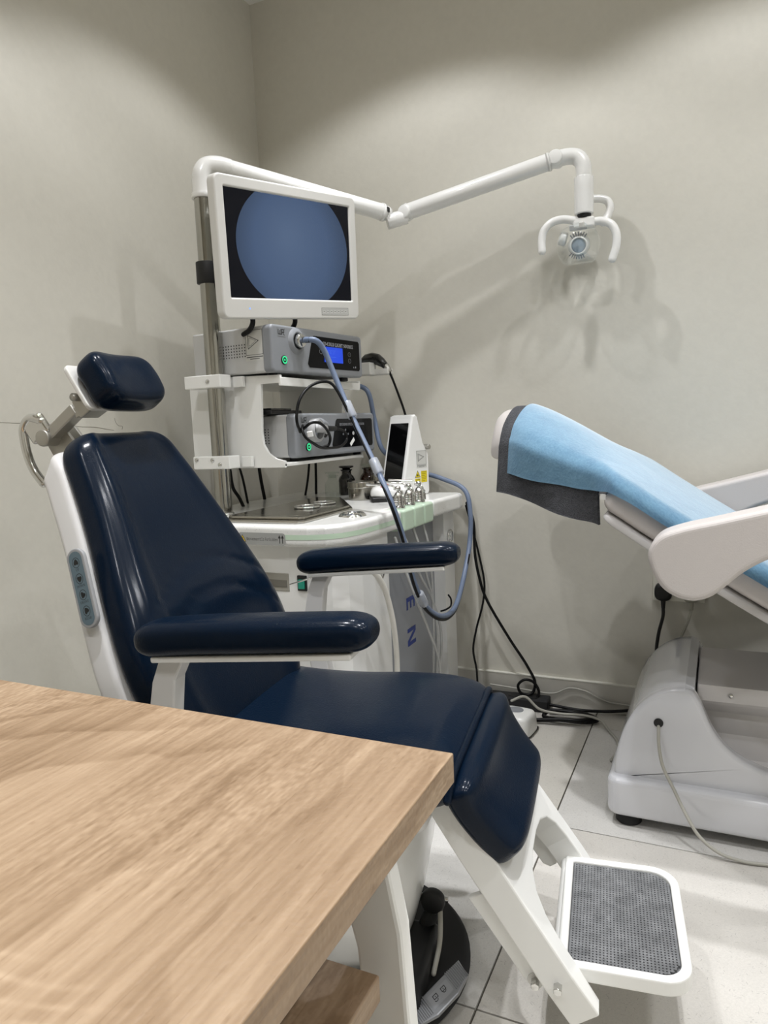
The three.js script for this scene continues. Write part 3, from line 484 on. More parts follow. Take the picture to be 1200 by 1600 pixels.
{
  const w = 0.47, h = 0.128, d = 0.30;
  const print = canvasTex(1024, 384, (g, W, H) => {
    g.fillStyle = '#0b0c0e'; g.fillRect(0, 0, W, H); g.fillStyle = '#9b9ea2'; g.font = 'bold 46px serif'; g.textAlign = 'center'; g.fillText('HD ENDOSCOPE IMAGE PROCESSOR', 500, 92, 620);
    g.fillStyle = '#74777b'; for (const [x, y] of [[330, 150], [330, 262], [270, 206], [390, 206]]) { g.beginPath(); g.arc(x, y, 15, 0, 7); g.fill(); } g.fillStyle = '#c9cacc'; g.beginPath(); g.arc(520, 200, 26, 0, 7); g.fill(); g.strokeStyle = '#8d9094'; g.lineWidth = 6; g.beginPath(); g.arc(650, 200, 25, 0, 7); g.stroke();
  });
  const t = boxDevice('image_processor', 'grey endoscope image processor with lit green button on the lower shelf', [-1.233, 0.894, -2.008], Math.PI / 2 - 0.052, w, h, d, print, { px0: -0.02, button: [-0.175, 0.03], vents: [-0.05, 0.05, 0.045, 0.085, 10, 6] });
  const s = part('camera_socket', at(lathe([[0, 0.012], [0.017, 0.012], [0.02, 0.02], [0.033, 0.018], [0.04, 0.006], [0.043, 0]], 40), -0.105, 0.072, d / 2 - 0.003, Math.PI / 2, 0, 0), M.greyFront, t);
  part('socket_core', at(disc(0.016, 0.02, 0.003, 28), -0.105, 0.072, d / 2 - 0.001, Math.PI / 2, 0, 0), M.black, s);
  part('socket_pin', at(disc(0.008, 0.024, 0.002, 20), -0.105, 0.072, d / 2 - 0.001, Math.PI / 2, 0, 0), M.greyPost, s);
}
{
  const k = thing('black_tray', 'flat black plastic case lying on the image processor', 'case', [-1.21, 1.022, -1.83], 0.1);
  part('case_body', at(rbox(0.09, 0.012, 0.2, 0.003), 0, 0.006, 0), M.black, k); part('case_lid', at(rbox(0.075, 0.006, 0.13, 0.002), 0, 0.015, 0.02), M.blackGloss, k);
}
// ---------------------------------------------------------------- monitor on the pole
{
  const t = thing('monitor', 'white medical monitor showing a blue-grey endoscope circle', 'monitor');
  const m = frameOf([0.2594, 0.0837, -0.9621], [0.0592, 0.9931, 0.1023], [0.964, -0.0835, 0.2526], [-1.0742, 1.4716, -1.7747]);
  t.applyMatrix4(m);
  const K = 0.89;
  const W = 0.586 * K, H = 0.393 * K, cy = -0.0135 * K;
  part('housing', at(extrude(rrect(W, H, 0.02, 8), 0.03, 0.005, false, [rrect(0.520 * K, 0.300 * K, 0.002, 2, 0, 0.0135 * K)], 4), 0, cy, -0.029), M.white, t);
  part('rear_cover', at(rbox(W - 0.02, H - 0.02, 0.022, 0.01, 3), 0, cy, -0.026), M.white, t);
  const sc = canvasTex(1024, 592, (g, w, h) => {
    g.fillStyle = '#0d0f17'; g.fillRect(0, 0, w, h); g.save(); g.beginPath(); g.ellipse(535, 285, 462, 368, 0, 0, 7); g.clip();
    const r = g.createRadialGradient(480, 230, 40, 540, 320, 520); r.addColorStop(0, '#5c708f'); r.addColorStop(0.55, '#506484'); r.addColorStop(1, '#3d4c63'); g.fillStyle = r; g.fillRect(0, 0, w, h); g.restore();
  });
  part('screen', at(new THREE.PlaneGeometry(0.524 * K, 0.304 * K), 0, 0, -0.004), PH({ color: 0x060606, emissive: 0xffffff, emissiveMap: sc, emissiveIntensity: SCREEN, roughness: 0.22, specularIntensity: 0.25 }), t);
  const bt = canvasTex(512, 96, (g, w, h) => { g.fillStyle = '#c4c4c0'; g.fillRect(0, 0, w, h); g.strokeStyle = '#6f706e'; g.lineWidth = 6; g.strokeRect(4, 4, w - 8, h - 8); g.lineWidth = 3; g.fillStyle = '#6f706e'; for (let i = 0; i < 7; i++) { g.strokeRect(22 + i * 68, 22, 54, 52); g.fillRect(36 + i * 68, 42, 26, 10); } });
  part('button_strip', at(new THREE.PlaneGeometry(0.13 * K, 0.024 * K), 0.172 * K, -0.186 * K, 0.0013), S({ map: bt, roughness: 0.4 }), t);
  part('status_light', at(new THREE.CircleGeometry(0.0025, 16), -0.196 * K, -0.18 * K, 0.0013), S({ color: 0x223355, emissive: 0x7fa8ff, emissiveIntensity: 0.6 }), t);
  const mt = part('mount', at(rbox(0.09, 0.09, 0.03, 0.006), -0.02, -0.02, -0.05), M.black, t);
  part('mount_arm', bar([-0.02, -0.03, -0.06], [-0.055, -0.032, -0.19], 0.016), M.black, mt);
  for (const x of [-0.145, 0.012]) part('power_lead', tube([[x, -0.17, -0.03], [x + 0.004, -0.193, -0.03], [x + 0.008, -0.213, -0.05], [x + 0.01, -0.225, -0.08]], 0.007, 20, 10), M.cable, t);
}
// ---------------------------------------------------------------- examination lamp on its jointed arm
{
  const t = thing('exam_lamp', 'white jointed examination lamp arm with clear shield near the wall', 'lamp');
  const p0 = [-1.29, 1.622, -1.666], J = [-0.955, 1.6335, -2.125], J2 = [-0.915, 1.632, -2.165], E0 = [-0.462, 1.727, -2.235];
  part('elbow', tube([[-1.29, 1.625, -1.666], [-1.29, 1.655, -1.666], [-1.289, 1.678, -1.668], [-1.281, 1.698, -1.680], [-1.262, 1.7045, -1.704], [-1.244, 1.7015, -1.728]], 0.0255, 48, 24), M.whiteGloss, t);
  part('pole_sleeve', at(lathe([[0.024, 0], [0.0295, 0], [0.0295, 0.012], [0.0265, 0.016], [0.026, 0.05]], 36), -1.29, 1.612, -1.666), M.whiteGloss, t);
  part('inner_arm', bar([-1.256, 1.7035, -1.713], J, 0.0245, 0.0245, 32), M.whiteGloss, t);
  const dir = (a, b) => V(...b).sub(V(...a)).normalize();
  const along = (P, d, s) => [P[0] + d.x * s, P[1] + d.y * s, P[2] + d.z * s];
  const d1 = dir([-1.256, 1.7035, -1.713], J), d2 = dir(J2, E0);
  part('arm_band', bar(along(J, d1, -0.012), along(J, d1, 0), 0.0265, 0.0265, 32), M.whiteGloss, t);
  const jt = part('knuckle', bar(J, along(J, d1, 0.02), 0.024, 0.019, 32), M.whiteGloss, t);
  part('slot', at(rbox(0.012, 0.014, 0.012, 0.001), ...along(J, d1, 0.009).map((v, i) => v + [0.012, 0.004, 0.019][i])), M.black, jt);
  part('joint_body', bar([-0.95, 1.607, -2.135], [-0.897, 1.622, -2.165], 0.0235, 0.022, 32), M.whiteGloss, t);
  part('joint_cap', at(disc(0.021, 0.048, 0.004, 32), -0.897, 1.632, -2.14, -Math.PI / 2, 0, 0), M.whiteGloss, t);
  part('outer_arm', bar(along(J2, d2, 0.015), E0, 0.0245, 0.0245, 32), M.whiteGloss, t);
  part('arm_band', bar(along(J2, d2, 0.015), along(J2, d2, 0.026), 0.0262, 0.0262, 32), M.whiteGloss, t);
  part('arm_band', bar(along(E0, d2, -0.01), E0, 0.0262, 0.0262, 32), M.whiteGloss, t);
  part('joint_cap', at(disc(0.0215, 0.05, 0.004, 32), ...along(E0, d2, 0.018).map((v, i) => v + [0, 0, 0.026][i]), -Math.PI / 2, 0, 0), M.whiteGloss, t);
  part('drop_elbow', tube([along(E0, d2, 0.0), along(E0, d2, 0.025), [-0.408, 1.7345, -2.247], [-0.386, 1.728, -2.25], [-0.372, 1.708, -2.25], [-0.369, 1.685, -2.25], [-0.369, 1.66, -2.25]], 0.0228, 48, 24), M.whiteGloss, t);
  part('drop_tube', at(lathe([[0, 0], [0.026, 0.0], [0.0275, 0.003], [0.0275, 0.065], [0.0268, 0.066], [0.0275, 0.067], [0.0275, 0.103], [0.023, 0.106]], 40), -0.369, 1.566, -2.25), M.whiteGloss, t);
  part('swivel', at(disc(0.02, 0.012, 0.002, 28), -0.369, 1.556, -2.25), M.black, t);
  const yoke = part('yoke', at(rbox(0.062, 0.03, 0.034, 0.007, 3), -0.369, 1.541, -2.25), M.whiteGloss, t);
  part('handle', tube([[-0.39, 1.55, -2.245], [-0.43, 1.559, -2.24], [-0.462, 1.553, -2.236], [-0.484, 1.532, -2.233], [-0.490, 1.505, -2.231], [-0.489, 1.474, -2.229]], 0.0118, 40, 16), M.whiteGloss, t);
  part('handle', tube([[-0.35, 1.542, -2.25], [-0.318, 1.54, -2.25], [-0.292, 1.526, -2.25], [-0.279, 1.50, -2.25], [-0.279, 1.465, -2.25], [-0.29, 1.43, -2.25]], 0.0118, 40, 16), M.whiteGloss, t);
  part('handle', tube([[-0.36, 1.612, -2.27], [-0.33, 1.612, -2.28], [-0.308, 1.603, -2.285], [-0.300, 1.585, -2.285], [-0.306, 1.562, -2.282], [-0.318, 1.54, -2.27]], 0.0115, 40, 16), M.whiteGloss, t);
  // lamp head behind the clear shield
  const head = new THREE.Group(); head.name = 'lamp_head'; head.position.set(-0.386, 1.482, -2.255); head.lookAt(-0.30, 1.16, -1.2); t.add(head);
  part('barrel', at(lathe([[0, 0], [0.026, 0], [0.03, 0.006], [0.032, 0.045], [0.028, 0.052], [0, 0.052]], 36), 0, 0, -0.05, Math.PI / 2, 0, 0), M.white, head);
  part('side_cap', at(disc(0.02, 0.022, 0.004, 28), -0.036, 0.018, -0.02, 0, 0, 1.2), M.whiteGloss, head);
  part('lens', at(lathe([[0, 0.007], [0.012, 0.006], [0.019, 0.003], [0.021, 0]], 36), 0, 0, 0.003, Math.PI / 2, 0, 0), M.lens, head);
  part('bezel', at(lathe([[0.0205, 0], [0.0205, 0.007], [0.025, 0.005], [0.026, 0]], 36), 0, 0, 0.002, Math.PI / 2, 0, 0), M.whiteGloss, head);
  for (let k = 0; k < 14; k++) { const a = (k < 7 ? 0.9 + k * 0.22 : 3.9 + (k - 7) * 0.2); part('cooling_fin', at(rbox(0.0035, 0.012, 0.004, 0.001, 1), Math.cos(a) * 0.033, Math.sin(a) * 0.033, 0.001, 0, 0, a - Math.PI / 2), M.greyFront, head); }
  const shell = (off) => { const o = []; const N = 14; for (let i = 1; i <= N + 1; i++) { const q = Math.min(1, i / N), r = []; for (let k = 0; k < 48; k++) { const a = k / 48 * 2 * Math.PI; r.push(V(Math.cos(a) * (0.062 * q - off), Math.max(-0.05 + off, Math.sin(a) * (0.066 * q - off)), 0.05 - off - 0.028 * q * q - (i > N ? 0.024 - off : 0))); } o.push(r); } return o; };
  part('shield', loft([...shell(0), ...shell(0.0025).reverse()], true, true), M.glass, head);
  part('shield_clip', at(rbox(0.012, 0.014, 0.03, 0.002), 0.012, 0.058, 0.02), M.white, head);
  part('shield_frame', at(rbox(0.05, 0.016, 0.03, 0.003), 0.0, 0.05, -0.01), M.greyPost, head);
}

// ---------------------------------------------------------------- things on the worktop
{
  const W = 0.74;
  const tr = thing('instrument_tray', 'long stainless steel tray with flat lid and ring handles on the worktop', 'tray', [-1.075, W, -1.755], 0);
  const TO = [[-0.105, 0.228], [0.115, 0.228], [0.128, 0.212], [0.128, -0.05], [0.115, -0.075], [-0.03, -0.29], [-0.12, -0.29], [-0.13, -0.27], [-0.13, 0.21]];
  const sc = k => TO.map(([x, z]) => [x * k, (z + 0.03) * k - 0.03]);
  part('rim', slab(sc(1), 0, 0.008, 0.003, false), M.brushed, tr); part('lid', slab(sc(0.93), 0.007, 0.014, 0.004, false), M.brushed, tr);
  part('lid_plate', slab(sc(0.80), 0.0135, 0.0155, 0.001, false), M.steel, tr);
  for (const z of [0.02, -0.075]) { part('ring_handle', at(new THREE.TorusGeometry(0.034, 0.0035, 10, 36), 0.02, 0.019, z, Math.PI / 2, 0, 0), M.chrome, tr); }
  const pt = thing('waste_port', 'round chrome port set into the front of the worktop', 'port', [-0.891, W, -1.697]);
  part('flange', lathe([[0.02, 0.001], [0.024, 0.008], [0.03, 0.009], [0.036, 0.004], [0.038, 0]], 36), M.chrome, pt); part('well', at(new THREE.CircleGeometry(0.021, 28), 0, 0.002, 0, -Math.PI / 2, 0, 0), M.black, pt);
  const bottle = (name, label, x, z, mat, stop, s = 1) => { const b = thing(name, label, 'bottle', [x, W, z], 0); part('glass_body', lathe([[0, 0], [0.024, 0], [0.026, 0.003], [0.026, 0.048], [0.023, 0.056], [0.0155, 0.064], [0.0145, 0.074], [0.019, 0.077], [0.019, 0.08], [0.0125, 0.08]].map(([r, y]) => [r * s, y * s]), 36), mat, b); part('stopper', lathe([[0, 0.071], [0.0115, 0.071], [0.0125, 0.083], [0.023, 0.086], [0.0235, 0.090], [0.02, 0.092], [0, 0.092]].map(([r, y]) => [r * s, y * s]), 32), stop, b); return b; };
  bottle('reagent_bottle', 'clear glass stoppered bottle beside the steel pot', -1.175, -2.105, M.bottleGlass, M.bottleGlass, 1.0);
  bottle('reagent_bottle', 'black glass stoppered bottle behind the steel pot', -1.195, -2.245, M.darkGlass, M.darkGlass, 1.12);
  bottle('reagent_bottle', 'dark brown bottle with clear stopper behind the steel pot', -1.14, -2.305, M.amber, M.bottleGlass, 1.14);
  const pot = (label, x, z, r, h) => { const p = thing('steel_pot', label, 'pot', [x, W, z], 0.3); part('pot_body', lathe([[0, 0], [r * 0.96, 0], [r, 0.003], [r, h * 0.68]], 44), M.brushed, p); part('pot_lid', lathe([[r * 1.01, h * 0.64], [r * 1.07, h * 0.65], [r * 1.07, h * 0.69], [r * 1.03, h * 0.72], [r * 1.03, h * 0.95], [r * 0.98, h], [0, h]], 44), M.brushed, p); };
  pot('lidded stainless steel pot in front of the dark bottles', -1.062, -2.10, 0.046, 0.06); pot('smaller lidded steel pot half hidden behind the screen device', -1.078, -2.275, 0.033, 0.068);
  // little white unit with a black foot and red mark
  const hd = thing('white_handset', 'small rounded white device with red mark and black foot on the worktop', 'device', [-0.945, W, -2.065], 0.55);
  part('black_foot', at(rbox(0.13, 0.016, 0.09, 0.006, 3), 0, 0.008, 0), M.black, hd);
  part('cover', loft([0.016, 0.022, 0.034, 0.044, 0.051, 0.054].map((y, i) => { const k = [0.97, 1, 0.97, 0.86, 0.6, 0.2][i]; return Array.from({ length: 40 }, (_, j) => { const a = j / 40 * 6.28319; return V(spow(Math.cos(a), 0.7) * 0.064 * k, y, -spow(Math.sin(a), 0.7) * 0.044 * k); }); })), M.whiteGloss, hd);
  part('red_mark', at(new THREE.CircleGeometry(0.012, 20).scale(1.3, 0.8, 1), -0.02, 0.05, 0.03, -0.75, 0, 0), M.red, hd);
  // spray guns in the holder blocks
  const gun = (label, z, k) => {
    const g = thing('spray_gun', label, 'spray gun', [-0.836, W - 0.002, z], 0, 'chrome spray guns in the worktop rack');
    const dz = -2.085 - 0.012 * k - z;
    part('collar', disc(0.019, 0.007, 0.001, 28), M.chrome, g);
    part('body', lathe([[0, 0.007], [0.0135, 0.007], [0.0135, 0.012], [0.0125, 0.013], [0.0135, 0.014], [0.0135, 0.019], [0.0125, 0.02], [0.0135, 0.021], [0.0135, 0.026], [0.0125, 0.027], [0.0135, 0.028], [0.0135, 0.036], [0.009, 0.044], [0.005, 0.048], [0, 0.048]], 28), M.chrome, g);
    part('knob', at(new THREE.SphereGeometry(0.0085, 20, 14), 0, 0.058, 0), M.chrome, g);
    part('nozzle', tube([[0, 0.05, 0], [-0.012, 0.064, 0.004], [-0.04, 0.068, 0.01], [-0.09, 0.072, 0.02]], 0.0032, 24, 10), M.chrome, g);
    part('trigger', tube([[0.01, 0.036, -0.012], [0.0, 0.05, -0.02], [-0.02, 0.054, -0.022]], 0.004, 16, 8), M.chrome, g);
    part('side_valve', at(disc(0.007, 0.022, 0.002, 18), 0.006, 0.006, -0.024), M.chrome, g);
    part('valve_knob', at(new THREE.SphereGeometry(0.006, 14, 10), 0.006, 0.033, -0.024), M.chrome, g);
    part('supply_hose', tube([[0.004, -0.04, 0], [0.012, -0.075, 0], [0.024, -0.13, dz * 0.1], [0.026, -0.22, dz * 0.4], [0.022, -0.3, dz * 0.8], [0.026 + 0.008 * k, -0.42, dz], [0.016 + 0.006 * k, -0.6, dz]], 0.0042, 50, 10), M.clearHose, g);
  };
  gun('chrome spray gun nearest the desk in the mint rack', -1.879, 1); gun('middle chrome spray gun of the three in the mint rack', -1.958, 0); gun('chrome spray gun farthest from the desk in the mint rack', -2.036, -1);
  // tilted touch-screen device
  {
    const d = thing('touchscreen_device', 'white tilted touchscreen device with black screen on the worktop', 'device', [-0.975, W, -2.225], -0.36);
    const prof = [[0.012, 0], [0.118, 0], [0.128, 0.012], [0.121, 0.135], [0.112, 0.142], [0.022, 0.262], [0.008, 0.27], [-0.012, 0.268], [-0.016, 0.255], [-0.004, 0.02]].map(([a, b]) => [a, b]);
    // side profile in z (depth, backwards) and y, extruded along x
    const g = extrude([[0.05, 0], [-0.075, 0], [-0.083, 0.01], [-0.083, 0.135], [-0.078, 0.145], [-0.058, 0.175], [-0.034, 0.262], [-0.024, 0.27], [-0.008, 0.266], [-0.006, 0.255], [0.052, 0.012]], 0.106, 0.007, false, [], 4); g.rotateY(-Math.PI / 2); g.translate(0.053, 0, 0);
    // after the turn: profile x becomes z
    const body = part('housing', g, M.whiteGloss, d);
    const nrm = V(0, 0.058, 0.243).normalize(), up = V(0, 0.243, -0.058).normalize();
    const scr = new THREE.ShapeGeometry(shapeOf(rrect(0.083, 0.205, 0.003))); scr.applyMatrix4(new THREE.Matrix4().makeBasis(V(1, 0, 0), up, nrm).setPosition(0, 0.142 + nrm.y * 0.0012, 0.0205 + nrm.z * 0.0012));
    part('screen', scr, M.blackGloss, body);
    part('sticker', at(new THREE.PlaneGeometry(0.05, 0.058), 0.0535, 0.12, -0.045, 0, Math.PI / 2, 0), S({ map: stickerTex, roughness: 0.5 }), body);
    const warn = canvasTex(256, 192, (g, w, h) => { g.fillStyle = '#d8c51c'; g.fillRect(130, 20, 120, 160); g.fillRect(6, 120, 112, 60); g.beginPath(); g.moveTo(62, 10); g.lineTo(116, 108); g.lineTo(8, 108); g.fill(); g.strokeStyle = '#1c1a08'; g.lineWidth = 6; g.beginPath(); g.moveTo(62, 14); g.lineTo(112, 104); g.lineTo(12, 104); g.closePath(); g.stroke(); g.fillStyle = '#1c1a08'; g.beginPath(); g.arc(62, 76, 13, 0, 7); g.fill(); for (let a = 0; a < 8; a++) g.fillRect(60 + Math.cos(a * 0.785) * 20, 74 + Math.sin(a * 0.785) * 20, 5, 5); for (let i = 0; i < 6; i++) g.fillRect(142, 36 + i * 24, 96 - (i % 3) * 16, 5); for (let i = 0; i < 2; i++) g.fillRect(16, 136 + i * 20, 88, 5); });
    part('laser_label', at(new THREE.PlaneGeometry(0.062, 0.046), 0.0535, 0.062, -0.04, 0, Math.PI / 2, 0), S({ map: warn, transparent: true, roughness: 0.5 }), body);
    part('side_port', at(disc(0.009, 0.034, 0.002, 20), 0.03, 0.16, -0.075, 0, 0, -Math.PI / 2), M.castMetal, body);
  }
}
// ---------------------------------------------------------------- camera handpiece in its holder beside the light source
{
  const h = thing('handpiece_holder', 'white two-step holder bracket beside the light source', 'holder', [-1.085, 1.15, -2.27], 0);
  part('bracket', at(rbox(0.06, 0.042, 0.05, 0.004), -0.02, 0.021, 0.02), M.white, h); part('cradle', at(rbox(0.085, 0.02, 0.045, 0.004), 0.02, 0.01, -0.01), M.white, h);
  const c = thing('camera_handpiece', 'black camera handpiece resting in the white holder', 'handpiece', [-1.085, 1.172, -2.27], 0);
  part('grip', loft([[-0.045, 0.03, 0.010], [-0.03, 0.035, 0.017], [-0.005, 0.036, 0.0195], [0.02, 0.030, 0.0185], [0.038, 0.018, 0.015], [0.05, 0.006, 0.012]].map(([x, y, r]) => Array.from({ length: 28 }, (_, k) => { const a = k / 28 * 6.28319; return V(x + Math.cos(a) * r * 0.3, y + Math.cos(a) * r, Math.sin(a) * r); })).reverse()), M.blackGloss, c);
  part('strain_relief', bar([0.048, 0.008, 0], [0.062, -0.014, 0], 0.012, 0.009), M.castMetal, c);
  part('cable', tube([[0.060, -0.012, 0], [0.07, -0.04, -0.005], [0.082, -0.09, -0.02], [0.098, -0.15, -0.03], [0.104, -0.22, -0.045], [0.10, -0.30, -0.05], [0.12, -0.38, -0.06], [0.16, -0.42, -0.055]], 0.0042, 50, 8), M.cable, c);
}
// ---------------------------------------------------------------- cables and hoses around the unit
{
  const LC = [[-1.076, 1.225, -1.789], [-1.05, 1.225, -1.785], [-1.03, 1.221, -1.792], [-1.02, 1.199, -1.813], [-1.0, 1.136, -1.826], [-0.95, 1.026, -1.817], [-0.85, 0.874, -1.761], [-0.787, 0.787, -1.712], [-0.762, 0.690, -1.727], [-0.752, 0.549, -1.774], [-0.75, 0.465, -1.846], [-0.745, 0.406, -1.958], [-0.75, 0.401, -2.092], [-0.765, 0.48, -2.239], [-0.768, 0.575, -2.311], [-0.768, 0.667, -2.325], [-0.79, 0.745, -2.34], [-0.88, 0.785, -2.36], [-0.97, 0.812, -2.362], [-1.03, 0.857, -2.30], [-1.06, 0.897, -2.262], [-1.085, 1.002, -2.262], [-1.09, 1.098, -2.225], [-1.13, 1.12, -2.225]];
  const lc = thing('light_cable', 'blue-grey fibre light cable looping from the light source over the worktop', 'cable');
  part('cable', tube(LC, 0.0082, 260, 14), M.blueCable, lc);
  part('plug_end', bar([-1.085, 1.227, -1.788], [-1.045, 1.2245, -1.786], 0.0085, 0.0085), M.rubber, lc);
  const c = curve(LC);
  part('cable_clip', tube([[-0.768, 0.406, -2.015], [-0.753, 0.412, -2.01], [-0.742, 0.42, -2.03], [-0.742, 0.44, -2.035], [-0.746, 0.455, -2.025]], 0.0028, 24, 8), M.cable, lc);
  const wraps = [0.118, 0.205, 0.392];
  for (const t of wraps) { const a = c.getPointAt(t - 0.0105), b = c.getPointAt(t + 0.0105); part('tape_wrap', bar(a.toArray().map((v, i) => v + [0.004, -0.002, 0.003][i]), b.toArray().map((v, i) => v + [0.004, -0.002, 0.003][i]), 0.0138), M.tape, lc); }
  // black lead taped along the light cable, looping in front of the processor
  const run = []; for (let t = 0.132; t <= 0.66; t += 0.028) { const p = c.getPointAt(t); run.push([p.x + 0.004, p.y - 0.008, p.z + 0.009]); }
  const bl = thing('camera_lead', 'thin black camera lead looped in front of the image processor', 'cable');
  part('lead', tube([[-1.04, 0.969, -1.697], [-1.035, 0.997, -1.675], [-1.035, 1.025, -1.678], [-1.03, 1.059, -1.69], [-1.02, 1.091, -1.727], [-1.0, 1.105, -1.768], [-0.985, 1.098, -1.79], ...run], 0.0042, 220, 10), M.cable, bl);
  part('coil', tube([[-1.045, 0.985, -1.72], [-1.03, 0.974, -1.692], [-1.022, 0.955, -1.692], [-1.018, 0.936, -1.728], [-1.018, 0.922, -1.772], [-1.02, 0.919, -1.837], [-1.022, 0.923, -1.9], [-1.028, 0.943, -1.944], [-1.03, 0.963, -1.935], [-1.032, 0.972, -1.899], [-1.038, 0.973, -1.85]], 0.004, 100, 10), M.cable, bl);
  part('coil', tube([[-1.04, 0.977, -1.715], [-1.018, 0.992, -1.72], [-1.01, 0.99, -1.756], [-1.01, 0.97, -1.794], [-1.015, 0.944, -1.818], [-1.022, 0.927, -1.817], [-1.03, 0.922, -1.8]], 0.004, 60, 10), M.cable, bl);
  part('connector', bar([-1.034, 0.974, -1.885], [-1.04, 0.975, -1.835], 0.0075, 0.009), M.black, bl);
  part('camera_head', bar([-1.04, 0.975, -1.835], [-1.046, 0.978, -1.79], 0.0125, 0.0125), M.greyPost, bl);
  part('clamp_ring', at(lathe([[0.026, 0], [0.034, 0.002], [0.034, 0.02], [0.026, 0.022]], 36), -1.066, 0.972, -1.86 + 0.05, 0, 0, -Math.PI / 2), M.greyPost, bl);
  part('white_tag', at(new THREE.PlaneGeometry(0.032, 0.012), -1.02, 0.932, -1.965, 0, Math.PI / 2, 0.6).rotateX(0.0), S({ color: 0xf2f2f0, roughness: 0.5, side: THREE.DoubleSide }), bl);
  part('white_tag', at(rbox(0.016, 0.016, 0.006, 0.002), -1.018, 0.962, -1.712, 0.3, 0.4, 0), S({ color: 0xf2f2f0, roughness: 0.4 }), bl);
  const lead = (label, pts, r) => single('power_cable', label, 'cable', tube(pts, r, 60, 8), M.cable, undefined, undefined, 'black cables hanging behind the shelf bracket');
  lead('black cable hanging just right of the steel pole', [[-1.44, 1.20, -1.93], [-1.45, 0.95, -1.94], [-1.425, 0.82, -1.95], [-1.415, 0.742, -1.955]], 0.004);
  lead('thick black cable hanging below the curve of the shelf bracket', [[-1.43, 1.22, -2.05], [-1.44, 0.95, -2.06], [-1.435, 0.82, -2.065], [-1.43, 0.742, -2.075]], 0.0058);
  lead('left cable of the close pair behind the clear bottle', [[-1.34, 0.87, -2.24], [-1.345, 0.80, -2.23], [-1.35, 0.742, -2.215]], 0.0042);
  lead('right cable of the close pair behind the clear bottle', [[-1.335, 0.87, -2.275], [-1.335, 0.80, -2.27], [-1.335, 0.742, -2.265]], 0.0048);
  lead('short curved black cable at the foot of the steel pole', [[-1.40, 0.86, -1.85], [-1.395, 0.80, -1.855], [-1.38, 0.77, -1.862], [-1.372, 0.742, -1.87]], 0.0055);
  // suction wand and hose
  const s = thing('suction_hose', 'white suction hose with slim steel wand on the cabinet front', 'hose');
  part('hose', tube([[-0.815, 0.640, -1.513], [-0.79, 0.640, -1.532], [-0.775, 0.62, -1.568], [-0.772, 0.567, -1.623], [-0.772, 0.486, -1.663], [-0.775, 0.402, -1.688], [-0.78, 0.318, -1.701], [-0.79, 0.2, -1.70], [-0.815, 0.1, -1.70]], 0.0075, 70, 12), M.hose, s);
  part('wand', bar([-0.885, 0.626, -1.362], [-0.815, 0.640, -1.513], 0.0016, 0.003, 12), M.chrome, s);
  part('wand_grip', bar([-0.852, 0.633, -1.434], [-0.815, 0.640, -1.513], 0.004, 0.005, 14), M.chrome, s);
  single('thin_hose', 'thin translucent hose slanting across the grey cabinet front', 'hose', tube([[-0.815, 0.665, -1.80], [-0.80, 0.583, -1.818], [-0.78, 0.485, -1.849], [-0.775, 0.37, -1.924], [-0.78, 0.255, -2.011], [-0.80, 0.12, -2.08]], 0.0042, 60, 10), M.clearHose);
  // wall cables behind the unit
  single('wall_cable', 'black power cable falling along the wall to the power strip', 'cable', tube([[-0.79, 0.70, -2.355], [-0.765, 0.64, -2.345], [-0.757, 0.523, -2.33], [-0.747, 0.443, -2.34], [-0.728, 0.378, -2.34], [-0.648, 0.239, -2.34], [-0.586, 0.141, -2.345], [-0.561, 0.085, -2.345], [-0.572, 0.05, -2.335], [-0.605, 0.052, -2.325], [-0.615, 0.078, -2.325], [-0.595, 0.098, -2.33], [-0.567, 0.092, -2.338], [-0.546, 0.06, -2.335], [-0.556, 0.03, -2.325]], 0.0048, 160, 10), M.cable);
  single('wall_cable', 'thinner black cable hanging straight down behind the chair seat', 'cable', tube([[-0.795, 0.69, -2.36], [-0.77, 0.61, -2.35], [-0.748, 0.523, -2.345], [-0.731, 0.424, -2.345], [-0.738, 0.354, -2.345], [-0.766, 0.251, -2.345], [-0.778, 0.181, -2.345], [-0.768, 0.113, -2.345], [-0.755, 0.05, -2.32], [-0.73, 0.02, -2.29]], 0.0036, 90, 10), M.cable);
}
